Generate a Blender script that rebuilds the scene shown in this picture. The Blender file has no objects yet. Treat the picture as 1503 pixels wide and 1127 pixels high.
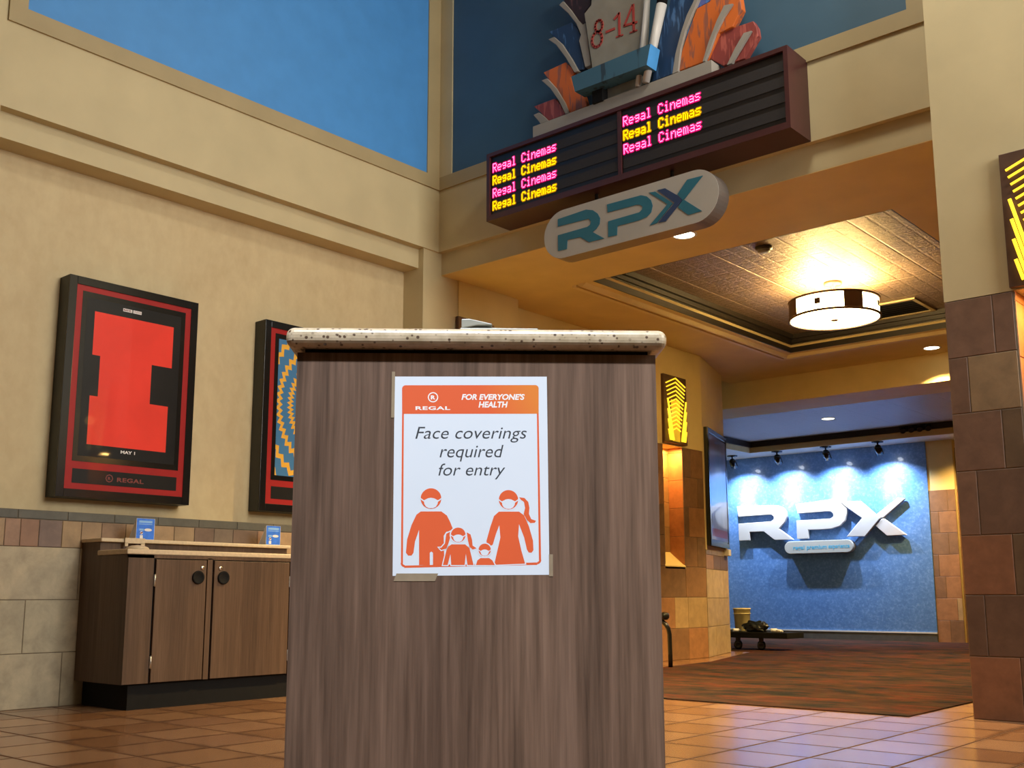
import bpy, bmesh, math, random
from mathutils import Vector, Matrix
random.seed(7)
PI = math.pi
SC = bpy.context.scene
COL = SC.collection
WM = {}          # world matrix of each object that parents others

# ------------------------------------------------------------------ materials
def mat(name, color, rough=0.6, metal=0.0, emis=None, es=0.0, spec=0.5, coat=0.0, build=None, trans=0.0):
    m = bpy.data.materials.new(name); m.use_nodes = True
    nt = m.node_tree; b = nt.nodes['Principled BSDF']
    b.inputs['Base Color'].default_value = (*color, 1)
    b.inputs['Roughness'].default_value = rough
    b.inputs['Metallic'].default_value = metal
    b.inputs['Specular IOR Level'].default_value = spec
    b.inputs['Coat Weight'].default_value = coat
    b.inputs['Coat Roughness'].default_value = 0.03
    if trans: b.inputs['Transmission Weight'].default_value = trans
    if emis: b.inputs['Emission Color'].default_value = (*emis, 1); b.inputs['Emission Strength'].default_value = es
    if build: build(nt, b)
    return m
def N(nt, t, **kw):
    n = nt.nodes.new(t)
    for k, v in kw.items():
        if k in n.inputs: n.inputs[k].default_value = v
        else: setattr(n, k, v)
    return n
def coords(nt, scale=(1, 1, 1), rot=(0, 0, 0), obj=False):
    # world-position coordinates so that a pattern runs on across neighbouring objects
    if obj: s = N(nt, 'ShaderNodeTexCoord').outputs['Object']
    else: s = N(nt, 'ShaderNodeNewGeometry').outputs['Position']
    mp = N(nt, 'ShaderNodeMapping'); mp.inputs['Scale'].default_value = scale; mp.inputs['Rotation'].default_value = rot
    nt.links.new(s, mp.inputs['Vector']); return mp.outputs['Vector']
def ramp(nt, fac, stops, interp='LINEAR'):
    r = N(nt, 'ShaderNodeValToRGB'); e = r.color_ramp.elements; r.color_ramp.interpolation = interp
    while len(e) < len(stops): e.new(0.5)
    for i, (p, c) in enumerate(stops): e[i].position = p; e[i].color = (*c, 1)
    nt.links.new(fac, r.inputs['Fac']); return r.outputs['Color']
def noise(nt, vec, scale, detail=3, rough=0.5, dist=0.0):
    n = N(nt, 'ShaderNodeTexNoise'); n.inputs['Scale'].default_value = scale; n.inputs['Detail'].default_value = detail
    n.inputs['Roughness'].default_value = rough; n.inputs['Distortion'].default_value = dist
    nt.links.new(vec, n.inputs['Vector']); return n.outputs['Fac']
def bump(nt, b, fac, strength=0.2, dist=0.01):
    n = N(nt, 'ShaderNodeBump'); n.inputs['Strength'].default_value = strength; n.inputs['Distance'].default_value = dist
    nt.links.new(fac, n.inputs['Height']); nt.links.new(n.outputs['Normal'], b.inputs['Normal'])
def mix(nt, fac, a, b_, mode='MIX'):
    m = N(nt, 'ShaderNodeMix', data_type='RGBA', blend_type=mode)
    if isinstance(fac, (int, float)): m.inputs[0].default_value = fac
    else: nt.links.new(fac, m.inputs[0])
    for i, v in ((6, a), (7, b_)):
        if isinstance(v, tuple): m.inputs[i].default_value = (*v, 1)
        else: nt.links.new(v, m.inputs[i])
    return m.outputs[2]
def math_(nt, op, a, b_=None, c=None):
    m = N(nt, 'ShaderNodeMath', operation=op)
    for i, v in enumerate((a, b_, c)):
        if v is None: continue
        if isinstance(v, (int, float)): m.inputs[i].default_value = v
        else: nt.links.new(v, m.inputs[i])
    return m.outputs[0]

def paint(c, var=0.06, sc=3.0, bs=0.08):
    def f(nt, b):
        v = coords(nt); n = noise(nt, v, sc, 4)
        lo = tuple(x * (1 - var) for x in c); hi = tuple(min(1, x * (1 + var)) for x in c)
        nt.links.new(ramp(nt, n, [(0.3, lo), (0.7, hi)]), b.inputs['Base Color'])
        bump(nt, b, noise(nt, v, 180, 2), bs, 0.002)
    return f
M = {}
CREAM = (0.54, 0.455, 0.265)
M['cream'] = mat('cream_paint', CREAM, 0.6, build=paint(CREAM))
M['soffit'] = mat('soffit_paint', (0.70, 0.55, 0.25), 0.65, build=paint((0.70, 0.55, 0.25)))
M['covepaint'] = mat('moulding_paint', (0.74, 0.60, 0.32), 0.5, build=paint((0.74, 0.60, 0.32)))
M['tan'] = mat('tan_paint', (0.39, 0.31, 0.165), 0.6, build=paint((0.39, 0.31, 0.165)))
def faux(nt, b):
    v = coords(nt, (1, 1, 0.7)); n = noise(nt, v, 2.2, 6, 0.6, 0.6); n2 = noise(nt, v, 11, 4, 0.6)
    a = ramp(nt, n, [(0.3, (0.53, 0.41, 0.225)), (0.7, (0.61, 0.50, 0.29))])
    nt.links.new(mix(nt, 0.35, a, ramp(nt, n2, [(0.35, (0.50, 0.38, 0.21)), (0.65, (0.64, 0.53, 0.31))])), b.inputs['Base Color'])
M['faux'] = mat('sponged_plaster', (0.66, 0.52, 0.32), 0.6, build=faux)
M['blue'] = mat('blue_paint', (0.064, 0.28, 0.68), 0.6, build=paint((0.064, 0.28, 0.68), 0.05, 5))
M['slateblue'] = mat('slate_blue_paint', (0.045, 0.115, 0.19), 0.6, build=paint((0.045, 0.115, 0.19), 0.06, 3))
def bluewall(nt, b):
    v = coords(nt); n = noise(nt, v, 26, 5, 0.65, 0.4); n2 = noise(nt, v, 7, 3)
    c = ramp(nt, n, [(0.3, (0.075, 0.19, 0.48)), (0.52, (0.11, 0.25, 0.58)), (0.66, (0.20, 0.37, 0.74))])
    nt.links.new(mix(nt, 0.3, c, ramp(nt, n2, [(0.3, (0.07, 0.17, 0.39)), (0.7, (0.13, 0.26, 0.52))])), b.inputs['Base Color'])
    bump(nt, b, n, 0.35, 0.004)
M['bluewall'] = mat('blue_textured_wallcovering', (0.09, 0.2, 0.45), 0.35, spec=0.5, coat=0.35, build=bluewall)
def tilef(nt, b):
    at = N(nt, 'ShaderNodeAttribute', attribute_name='tint'); v = coords(nt)
    n = noise(nt, v, 9, 6, 0.65, 0.3); k = ramp(nt, n, [(0.25, (0.72, 0.70, 0.68)), (0.75, (1.22, 1.18, 1.12))])
    nt.links.new(mix(nt, 1.0, at.outputs['Color'], k, 'MULTIPLY'), b.inputs['Base Color'])
    bump(nt, b, noise(nt, v, 45, 4), 0.15, 0.003)
M['tile'] = mat('stone_tile', (0.3, 0.2, 0.1), 0.55, build=tilef)
M['grout'] = mat('grout', (0.20, 0.16, 0.115), 0.85, build=paint((0.20, 0.16, 0.115), 0.15, 30))
def floorf(nt, b):
    geo = N(nt, 'ShaderNodeNewGeometry'); v = coords(nt)
    sx = N(nt, 'ShaderNodeSeparateXYZ'); nt.links.new(geo.outputs['Position'], sx.inputs[0])
    P = 0.3445
    u = math_(nt, 'DIVIDE', math_(nt, 'ADD', sx.outputs[0], 2.0 + 20 * P), P)
    w = math_(nt, 'DIVIDE', math_(nt, 'ADD', sx.outputs[1], -2.02 + 20 * P), P)
    fu, fw = math_(nt, 'FRACT', u), math_(nt, 'FRACT', w)
    du = math_(nt, 'MINIMUM', fu, math_(nt, 'SUBTRACT', 1.0, fu)); dw = math_(nt, 'MINIMUM', fw, math_(nt, 'SUBTRACT', 1.0, fw))
    d = math_(nt, 'MINIMUM', du, dw)
    g = ramp(nt, d, [(0.014, (0, 0, 0)), (0.024, (1, 1, 1))])
    cell = N(nt, 'ShaderNodeCombineXYZ'); nt.links.new(math_(nt, 'FLOOR', u), cell.inputs[0]); nt.links.new(math_(nt, 'FLOOR', w), cell.inputs[1])
    wn = N(nt, 'ShaderNodeTexWhiteNoise', noise_dimensions='3D'); nt.links.new(cell.outputs[0], wn.inputs['Vector'])
    base = ramp(nt, wn.outputs['Value'], [(0.0, (0.215, 0.105, 0.052)), (0.35, (0.28, 0.145, 0.072)), (0.7, (0.33, 0.185, 0.10)), (1.0, (0.25, 0.13, 0.078))])
    n = noise(nt, v, 6, 6, 0.6, 0.5)
    c = mix(nt, 1.0, base, ramp(nt, n, [(0.3, (0.9, 0.88, 0.86)), (0.7, (1.08, 1.07, 1.06))]), 'MULTIPLY')
    ed = ramp(nt, math_(nt, 'ADD', d, math_(nt, 'MULTIPLY', noise(nt, v, 5, 4, 0.6), 0.30)), [(0.15, (0.45, 0.40, 0.36)), (0.25, (1, 1, 1))])
    c = mix(nt, 1.0, c, ed, 'MULTIPLY')
    nt.links.new(mix(nt, g, (0.10, 0.055, 0.035), c), b.inputs['Base Color'])
    nt.links.new(mix(nt, g, (0.9, 0.9, 0.9), (0.2, 0.2, 0.2)), b.inputs['Roughness'])
    nt.links.new(math_(nt, 'MULTIPLY', g, 0.5), b.inputs['Specular IOR Level'])
    bump(nt, b, g, 0.25, 0.002)
M['floor'] = mat('terracotta_floor_tile', (0.4, 0.22, 0.11), 0.3, build=floorf)
def carpetf(nt, b):
    v = coords(nt, (1.0, 1.5, 1)); n = noise(nt, v, 1.3, 3, 0.6, 0.8); n2 = noise(nt, coords(nt, (1, 2.0, 1)), 4, 4, 0.6, .4)
    c = ramp(nt, n, [(0.38, (0.010, 0.010, 0.010)), (0.46, (0.026, 0.018, 0.013)), (0.53, (0.048, 0.024, 0.013)), (0.58, (0.085, 0.019, 0.011)), (0.66, (0.05, 0.027, 0.014))])
    nt.links.new(mix(nt, 0.42, c, ramp(nt, n2, [(0.40, (0.010, 0.010, 0.010)), (0.48, (0.035, 0.02, 0.012)), (0.55, (0.085, 0.02, 0.012)), (0.62, (0.08, 0.042, 0.02))])), b.inputs['Base Color'])
    bump(nt, b, noise(nt, coords(nt), 260, 2), 0.6, 0.006)
M['carpet'] = mat('patterned_carpet', (0.1, 0.04, 0.02), 0.95, spec=0.1, build=carpetf)
def woodf(c0, c1, c2, axis_rot=0.0):
    def f(nt, b):
        tc = N(nt, 'ShaderNodeTexCoord').outputs['Object']
        mp = N(nt, 'ShaderNodeMapping'); mp.inputs['Scale'].default_value = (1, 1, 0.035); nt.links.new(tc, mp.inputs['Vector']); v = mp.outputs['Vector']
        a = noise(nt, v, 26, 6, 0.65, 0.35); f1 = noise(nt, v, 130, 4, 0.6); big = noise(nt, v, 5.5, 3, 0.5, 0.3)
        c = ramp(nt, a, [(0.34, c0), (0.5, c1), (0.66, c2)])
        c = mix(nt, 0.45, c, ramp(nt, f1, [(0.3, c0), (0.7, c2)]))
        c = mix(nt, 0.7, c, mix(nt, 1.0, c, ramp(nt, big, [(0.35, (0.72, 0.66, 0.66)), (0.65, (1.22, 1.16, 1.12))]), 'MULTIPLY'))
        nt.links.new(c, b.inputs['Base Color'])
    return f
M['wood'] = mat('walnut_laminate', (0.15, 0.1, 0.08), 0.42, spec=0.35, build=woodf((0.046, 0.029, 0.020), (0.122, 0.076, 0.052), (0.215, 0.140, 0.100)))
M['cabwood'] = mat('cabinet_laminate', (0.2, 0.13, 0.08), 0.45, spec=0.35, build=woodf((0.062, 0.038, 0.023), (0.10, 0.061, 0.037), (0.14, 0.09, 0.058)))
def speck(nt, b):
    v = N(nt, 'ShaderNodeTexCoord').outputs['Object']
    vo = N(nt, 'ShaderNodeTexVoronoi'); vo.inputs['Scale'].default_value = 165; nt.links.new(v, vo.inputs['Vector'])
    sel = ramp(nt, vo.outputs['Color'], [(0.34, (1, 1, 1)), (0.37, (0, 0, 0))])
    sp = ramp(nt, vo.outputs['Distance'], [(0.30, (1, 1, 1)), (0.46, (0, 0, 0))])
    k = math_(nt, 'MULTIPLY', sel, sp)
    base = ramp(nt, noise(nt, v, 60, 4), [(0.35, (0.38, 0.30, 0.195)), (0.65, (0.50, 0.405, 0.285))])
    nt.links.new(mix(nt, k, base, (0.09, 0.055, 0.035)), b.inputs['Base Color'])
M['speckle'] = mat('speckled_solid_surface', (0.6, 0.5, 0.38), 0.32, build=speck)
M['beigetop'] = mat('beige_solid_surface', (0.62, 0.5, 0.34), 0.4, build=paint((0.62, 0.5, 0.34), 0.08, 60))
M['black'] = mat('matte_black', (0.006, 0.006, 0.006), 0.8, spec=0.2, build=paint((0.008, 0.008, 0.008), 0.1, 20))
M['gloss_black'] = mat('gloss_black', (0.01, 0.01, 0.01), 0.15, build=paint((0.01, 0.01, 0.01), 0.1, 20, 0.0))
M['case'] = mat('black_case_side', (0.017, 0.019, 0.015), 0.45, build=paint((0.017, 0.019, 0.015), 0.1, 20))
M['red'] = mat('red_mat_board', (0.36, 0.016, 0.016), 0.5, spec=0.2, coat=0.3, build=paint((0.36, 0.016, 0.016), 0.05, 8, 0))
M['artred'] = mat('poster_red_ink', (0.85, 0.05, 0.03), 0.5, spec=0.2, coat=0.3, build=paint((0.85, 0.05, 0.03), 0.08, 3, 0))
M['artblack'] = mat('poster_black_ink', (0.010, 0.010, 0.010), 0.4, spec=0.15, coat=0.3, build=paint((0.014, 0.014, 0.014), 0.2, 3, 0))
M['white'] = mat('white_ink', (0.8, 0.8, 0.8), 0.5, build=paint((0.8, 0.8, 0.8), 0.02, 5, 0))
M['dullred'] = mat('dull_red_ink', (0.20, 0.03, 0.022), 0.5, coat=0.4, build=paint((0.20, 0.03, 0.022), 0.05, 5, 0))
M['yellow'] = mat('yellow_ink', (0.9, 0.75, 0.08), 0.5, build=paint((0.9, 0.75, 0.08), 0.02, 5, 0))
def zig(nt, b):
    v = N(nt, 'ShaderNodeTexCoord').outputs['Object']
    s = N(nt, 'ShaderNodeSeparateXYZ'); nt.links.new(v, s.inputs[0])
    # rings about the middle of the sheet, their edge thrown into zigzags
    yy = math_(nt, 'ADD', s.outputs[0], 0.0); zz = math_(nt, 'SUBTRACT', s.outputs[2], 0.80)
    r = math_(nt, 'SQRT', math_(nt, 'ADD', math_(nt, 'MULTIPLY', yy, yy), math_(nt, 'MULTIPLY', math_(nt, 'MULTIPLY', zz, zz), 0.55)))
    ang = math_(nt, 'ARCTAN2', yy, zz)
    tri = math_(nt, 'PINGPONG', math_(nt, 'MULTIPLY', ang, 6.5), 0.5)
    w = math_(nt, 'SINE', math_(nt, 'ADD', math_(nt, 'MULTIPLY', r, 62.0), math_(nt, 'MULTIPLY', tri, 3.6)))
    nt.links.new(ramp(nt, w, [(0.44, (0.04, 0.19, 0.40)), (0.56, (0.85, 0.45, 0.04))]), b.inputs['Base Color'])
M['zig'] = mat('blue_yellow_zigzag_print', (0.4, 0.4, 0.2), 0.45, coat=0.5, build=zig)
def darkart(nt, b):
    v = coords(nt, (1, 1, 0.5)); n = noise(nt, v, 3.5, 4)
    nt.links.new(ramp(nt, n, [(0.35, (0.035, 0.018, 0.02)), (0.65, (0.11, 0.06, 0.075))]), b.inputs['Base Color'])
M['darkart'] = mat('dark_plum_print', (0.07, 0.04, 0.05), 0.3, coat=0.6, build=darkart)
M['paper'] = mat('white_paper', (0.65, 0.71, 0.80), 0.5, coat=0.25, build=paint((0.65, 0.71, 0.80), 0.015, 6, 0))
def grad(nt, b):
    v = N(nt, 'ShaderNodeTexCoord').outputs['Object']; s = N(nt, 'ShaderNodeSeparateXYZ'); nt.links.new(v, s.inputs[0])
    f = math_(nt, 'ADD', math_(nt, 'MULTIPLY', s.outputs[0], 5.0), math_(nt, 'MULTIPLY', s.outputs[2], 2.2))
    nt.links.new(ramp(nt, f, [(0.62, (0.68, 0.105, 0.03)), (1.0, (0.68, 0.20, 0.025))]), b.inputs['Base Color'])
M['orange_grad'] = mat('orange_to_amber_ink', (0.8, 0.13, 0.035), 0.5, build=grad)
M['orangeink'] = mat('orange_ink', (0.68, 0.105, 0.03), 0.5, build=paint((0.68, 0.105, 0.03), 0.03, 15, 0))
M['textink'] = mat('dark_grey_ink', (0.035, 0.04, 0.05), 0.5, build=paint((0.035, 0.04, 0.05), 0.02, 5, 0))
M['tape'] = mat('clear_tape', (0.30, 0.235, 0.16), 0.25, coat=0.5, build=paint((0.30, 0.235, 0.16), 0.1, 40, 0))
M['chrome'] = mat('brushed_steel', (0.62, 0.6, 0.56), 0.3, 1.0, build=paint((0.62, 0.6, 0.56), 0.04, 40, 0))
M['bluecard'] = mat('blue_print', (0.04, 0.20, 0.85), 0.45, build=paint((0.04, 0.20, 0.85), 0.15, 30, 0))
M['lightblue'] = mat('light_blue_ink', (0.25, 0.5, 0.9), 0.5, build=paint((0.25, 0.5, 0.9), 0.05, 30, 0))
M['whitecard'] = mat('white_card', (0.72, 0.74, 0.78), 0.5, build=paint((0.72, 0.74, 0.78), 0.03, 30, 0))
M['maroon'] = mat('maroon_case', (0.056, 0.014, 0.015), 0.4, build=paint((0.056, 0.014, 0.015), 0.08, 10))
M['maroonside'] = M['maroon']
M['ledglass'] = mat('dark_display_glass', (0.005, 0.003, 0.003), 0.35, build=paint((0.005, 0.003, 0.003), 0.1, 10, 0))
M['ledstrip'] = mat('unlit_led_strip', (0.017, 0.014, 0.015), 0.6, build=paint((0.017, 0.014, 0.015), 0.15, 60, 0))
M['pink'] = mat('lit_pink_led', (0.1, 0.0, 0.03), 0.5, emis=(1.0, 0.30, 0.62), es=2.6)
M['pinkglow'] = mat('pink_led_halo', (0.1, 0.0, 0.03), 0.5, emis=(0.85, 0.0, 0.16), es=1.0)
M['yled'] = mat('lit_yellow_led', (0.1, 0.08, 0.0), 0.5, emis=(1.0, 0.72, 0.0), es=2.6)
M['yglow'] = mat('yellow_led_halo', (0.1, 0.08, 0.0), 0.5, emis=(0.75, 0.33, 0.0), es=0.75)
M['signface'] = mat('grey_white_sign_face', (0.39, 0.37, 0.335), 0.45, build=paint((0.39, 0.37, 0.335), 0.04, 6, 0))
M['signside'] = mat('sign_return_aluminium', (0.22, 0.19, 0.17), 0.4, 0.4, build=paint((0.22, 0.19, 0.17), 0.1, 3, 0))
M['teal'] = mat('teal_vinyl', (0.02, 0.135, 0.20), 0.5, build=paint((0.02, 0.135, 0.20), 0.05, 8, 0))
M['navy'] = mat('navy_vinyl', (0.022, 0.045, 0.12), 0.5, build=paint((0.022, 0.045, 0.12), 0.05, 8, 0))
M['lines'] = mat('light_line_vinyl', (0.3, 0.42, 0.5), 0.5, build=paint((0.3, 0.42, 0.5), 0.05, 8, 0))
def brushy(c, c2, sc=14):
    def f(nt, b):
        v = coords(nt, (1, 1, 0.16), (0, 0.35, 0)); n = noise(nt, v, sc * 1.5, 3, 0.6, 0.4)
        nt.links.new(ramp(nt, n, [(0.35, c), (0.54, c), (0.60, c2)]), b.inputs['Base Color'])
    return f
M['s_grey'] = mat('pale_grey_sculpture_paint', (0.30, 0.28, 0.25), 0.55, build=paint((0.30, 0.28, 0.25), 0.06, 6, 0.02))
M['s_slab'] = mat('stone_grey_sculpture_paint', (0.27, 0.255, 0.215), 0.6, build=paint((0.27, 0.255, 0.215), 0.1, 8, 0.05))
M['s_orange'] = mat('orange_sculpture_paint', (0.6, 0.13, 0.02), 0.5, build=brushy((0.60, 0.135, 0.02), (0.30, 0.10, 0.06)))
M['s_blue'] = mat('blue_sculpture_paint', (0.02, 0.08, 0.2), 0.5, build=brushy((0.014, 0.045, 0.12), (0.06, 0.15, 0.34)))
M['s_sky'] = mat('sky_blue_sculpture_paint', (0.08, 0.24, 0.40), 0.5, build=brushy((0.042, 0.12, 0.19), (0.025, 0.05, 0.075), 9))
M['s_bright'] = mat('bright_blue_sculpture_paint', (0.06, 0.27, 0.62), 0.5, build=paint((0.06, 0.27, 0.62), 0.1, 8, 0))
M['s_violet'] = mat('violet_blue_sculpture_paint', (0.10, 0.13, 0.40), 0.5, build=brushy((0.09, 0.12, 0.38), (0.05, 0.30, 0.75)))
M['s_red'] = mat('brick_red_sculpture_paint', (0.28, 0.05, 0.04), 0.5, build=brushy((0.25, 0.045, 0.04), (0.42, 0.10, 0.08)))
M['s_dark'] = mat('aubergine_sculpture_paint', (0.03, 0.012, 0.02), 0.5, build=brushy((0.026, 0.012, 0.018), (0.14, 0.06, 0.07)))
M['s_redline'] = mat('red_numeral_paint', (0.42, 0.055, 0.045), 0.5, build=paint((0.42, 0.055, 0.045), 0.1, 20, 0))
M['s_white'] = mat('white_column_paint', (0.48, 0.47, 0.46), 0.4, build=paint((0.48, 0.47, 0.46), 0.04, 6, 0))
M['darkmetal'] = mat('dark_bronze_trim', (0.03, 0.022, 0.015), 0.4, 0.4, build=paint((0.03, 0.022, 0.015), 0.15, 10))
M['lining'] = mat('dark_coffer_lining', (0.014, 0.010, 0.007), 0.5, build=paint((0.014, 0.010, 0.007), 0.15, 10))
M['bronze'] = mat('bronze_plate', (0.12, 0.066, 0.045), 0.45, 0.35, build=paint((0.12, 0.066, 0.045), 0.15, 10))
def tin(nt, b):
    geo = N(nt, 'ShaderNodeNewGeometry'); sx = N(nt, 'ShaderNodeSeparateXYZ'); nt.links.new(geo.outputs['Position'], sx.inputs[0])
    def grid(P, w):
        ds = []
        for i in (0, 1):
            f = math_(nt, 'FRACT', math_(nt, 'DIVIDE', math_(nt, 'ADD', sx.outputs[i], 30.1), P)); ds.append(math_(nt, 'MINIMUM', f, math_(nt, 'SUBTRACT', 1.0, f)))
        return ds, ramp(nt, math_(nt, 'MINIMUM', ds[0], ds[1]), [(w * .5, (0, 0, 0)), (w, (1, 1, 1))])
    _, g1 = grid(0.61, 0.012)
    ds, g2 = grid(0.1525, 0.10)
    v = coords(nt); n = noise(nt, v, 34, 5, 0.7, 1.2)
    sq = math_(nt, 'GREATER_THAN', math_(nt, 'SUBTRACT', ds[0], ds[1]), 0.0)
    h = math_(nt, 'ADD', math_(nt, 'MULTIPLY', g2, 0.6), math_(nt, 'ADD', math_(nt, 'MULTIPLY', n, 2.2), math_(nt, 'MULTIPLY', sq, 0.35)))
    h = math_(nt, 'ADD', h, math_(nt, 'MULTIPLY', g1, 1.2))
    bump(nt, b, h, 0.8, 0.010)
    nt.links.new(mix(nt, g1, (0.30, 0.22, 0.16), ramp(nt, n, [(0.3, (0.12, 0.08, 0.058)), (0.7, (0.30, 0.215, 0.155))])), b.inputs['Base Color'])
M['tin'] = mat('pressed_tin_ceiling', (0.3, 0.22, 0.18), 0.48, 0.5, build=tin)
M['tin_light'] = mat('pale_tin_ceiling', (0.42, 0.36, 0.32), 0.38, 0.25, build=lambda nt, b: (tin(nt, b), b.inputs['Base Color'].links and nt.links.remove(b.inputs['Base Color'].links[0])))
M['lampglass'] = mat('lit_lamp_glass', (0.9, 0.8, 0.5), 0.4, emis=(1.0, 0.72, 0.28), es=26.0)
M['canlight'] = mat('lit_downlight_lens', (0.9, 0.9, 0.8), 0.4, emis=(1.0, 0.93, 0.72), es=7.0)
M['sconceglow'] = mat('lit_amber_slat', (0.8, 0.6, 0.05), 0.4, emis=(1.0, 0.66, 0.03), es=1.3)
M['sconceback'] = mat('lit_amber_glass', (0.5, 0.3, 0.05), 0.5, emis=(0.8, 0.5, 0.02), es=0.5)
M['whitetrim'] = mat('white_trim', (0.7, 0.66, 0.58), 0.5, build=paint((0.7, 0.66, 0.58), 0.03, 6, 0))
M['letterface'] = mat('letter_face_white', (0.50, 0.465, 0.44), 0.45, build=paint((0.50, 0.465, 0.44), 0.02, 6, 0))
M['letterside'] = mat('letter_return_dark', (0.05, 0.05, 0.055), 0.5, build=paint((0.05, 0.05, 0.055), 0.1, 6, 0))
M['plaqueface'] = mat('plaque_face', (0.44, 0.43, 0.39), 0.45, build=paint((0.44, 0.43, 0.39), 0.02, 6, 0))
M['cyan'] = mat('cyan_ink', (0.07, 0.42, 0.62), 0.5, build=paint((0.07, 0.42, 0.62), 0.02, 6, 0))
M['basetile'] = mat('dark_base_tile', (0.09, 0.085, 0.075), 0.5, build=paint((0.09, 0.085, 0.075), 0.15, 12))
M['bucket'] = mat('cream_plastic', (0.72, 0.62, 0.30), 0.4, build=paint((0.72, 0.62, 0.30), 0.04, 12, 0))
M['bagblack'] = mat('black_plastic_bag', (0.012, 0.014, 0.014), 0.2, build=paint((0.012, 0.014, 0.014), 0.2, 12, 0.4))
M['spotlens'] = mat('lit_spot_lens', (0.9, 0.9, 1.0), 0.4, emis=(0.85, 0.92, 1.0), es=25.0)
M['grey'] = mat('grey_plastic', (0.28, 0.28, 0.24), 0.4, build=paint((0.28, 0.28, 0.24), 0.05, 12, 0))

# ------------------------------------------------------------------ mesh helpers
def B(): return bmesh.new()
def quad(bm, pts, mi=0):
    f = bm.faces.new([bm.verts.new(p) for p in pts]); f.material_index = mi; return f
def box(bm, x0, x1, y0, y1, z0, z1, bev=0.0, mi=0, T=None):
    vs = [bm.verts.new((x, y, z)) for x in (x0, x1) for y in (y0, y1) for z in (z0, z1)]
    fs = [bm.faces.new([vs[i] for i in q]) for q in ((0, 1, 3, 2), (4, 6, 7, 5), (0, 4, 5, 1), (2, 3, 7, 6), (0, 2, 6, 4), (1, 5, 7, 3))]
    for f in fs: f.material_index = mi
    if T is not None: bmesh.ops.transform(bm, matrix=T, verts=vs)
    if bev:
        es = list({e for f in fs for e in f.edges})
        bmesh.ops.bevel(bm, geom=es, offset=bev, segments=2, affect='EDGES', profile=0.5, material=-1)
def prism(bm, pts, f0, f1, mi_side=0, mi_face=0):
    """pts 2D -> two rings through f0(p) (front) and f1(p) (back)"""
    a = [bm.verts.new(f0(p)) for p in pts]; b = [bm.verts.new(f1(p)) for p in pts]
    A = bm.faces.new(a); A.material_index = mi_face; Bk = bm.faces.new(list(reversed(b))); Bk.material_index = mi_side
    n = len(pts)
    for i in range(n):
        q = bm.faces.new([a[i], b[i], b[(i + 1) % n], a[(i + 1) % n]]); q.material_index = mi_side
def tube(bm, path, r, seg=12, cap=True, T=None):
    path = [Vector(p) for p in path]; rings = []
    rr = r if isinstance(r, (list, tuple)) else [r] * len(path)
    up = Vector((0.13, 0.31, 0.94)).normalized()
    for i, p in enumerate(path):
        d = (path[min(i + 1, len(path) - 1)] - path[max(i - 1, 0)]).normalized()
        s = d.cross(up)
        if s.length < 1e-3: s = d.cross(Vector((1, 0, 0)))
        s.normalize(); t = s.cross(d).normalized()
        rings.append([bm.verts.new(p + (s * math.cos(2 * PI * k / seg) + t * math.sin(2 * PI * k / seg)) * rr[i]) for k in range(seg)])
    for a, b in zip(rings, rings[1:]):
        for k in range(seg): f = bm.faces.new([a[k], a[(k + 1) % seg], b[(k + 1) % seg], b[k]]); f.smooth = True
    if cap:
        bm.faces.new(list(reversed(rings[0]))); bm.faces.new(rings[-1])
def lathe(bm, prof, c=(0, 0, 0), seg=40, mi=0, T=None):
    rings = []
    for r, z in prof:
        if r < 1e-6: rings.append([bm.verts.new((c[0], c[1], c[2] + z))])
        else: rings.append([bm.verts.new((c[0] + r * math.cos(2 * PI * k / seg), c[1] + r * math.sin(2 * PI * k / seg), c[2] + z)) for k in range(seg)])
    for a, b in zip(rings, rings[1:]):
        for k in range(seg):
            if len(a) == 1 and len(b) == 1: continue
            if len(a) == 1: q = [a[0], b[(k + 1) % seg], b[k]]
            elif len(b) == 1: q = [a[k], a[(k + 1) % seg], b[0]]
            else: q = [a[k], a[(k + 1) % seg], b[(k + 1) % seg], b[k]]
            f = bm.faces.new(q); f.material_index = mi; f.smooth = True
    if T is not None: bmesh.ops.transform(bm, matrix=T, verts=[v for r in rings for v in r])
def obj(name, bm, mats, parent=None, bev=0.0, smooth=False, autosm=False):
    """links bm (in world coordinates) as one mesh object"""
    me = bpy.data.meshes.new(name)
    bmesh.ops.recalc_face_normals(bm, faces=bm.faces[:])
    if parent is not None: Mx = WM[parent.name]
    else:
        xs = [v.co for v in bm.verts]
        lo = Vector([min(v[i] for v in xs) for i in range(3)]); hi = Vector([max(v[i] for v in xs) for i in range(3)])
        Mx = Matrix.Translation(((lo.x + hi.x) / 2, (lo.y + hi.y) / 2, lo.z))
    bm.transform(Mx.inverted())
    bm.to_mesh(me); bm.free()
    for m in (mats if isinstance(mats, (list, tuple)) else [mats]): me.materials.append(M[m] if isinstance(m, str) else m)
    o = bpy.data.objects.new(name, me); COL.objects.link(o)
    if parent is not None: o.parent = parent
    else: o.matrix_world = Mx
    WM[o.name] = Mx
    if smooth:
        for p in me.polygons: p.use_smooth = True
    if bev:
        md = o.modifiers.new('bevel', 'BEVEL'); md.width = bev; md.segments = 2; md.limit_method = 'ANGLE'; md.angle_limit = 0.6
    return o
def tag(o, label, cat, group=None):
    o['label'] = label; o['category'] = cat
    if group: o['group'] = group
    return o
def thing(name, label, cat, loc=(0, 0, 0), rotz=0.0, group=None):
    o = bpy.data.objects.new(name, None); COL.objects.link(o); o.empty_display_size = 0.1
    Mx = Matrix.Translation(loc) @ Matrix.Rotation(rotz, 4, 'Z'); o.matrix_world = Mx
    WM[o.name] = Mx
    return tag(o, label, cat, group)
def struct(name, bm, mats, bev=0.0):
    o = obj(name, bm, mats, None, bev); o['kind'] = 'structure'; return o
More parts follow.
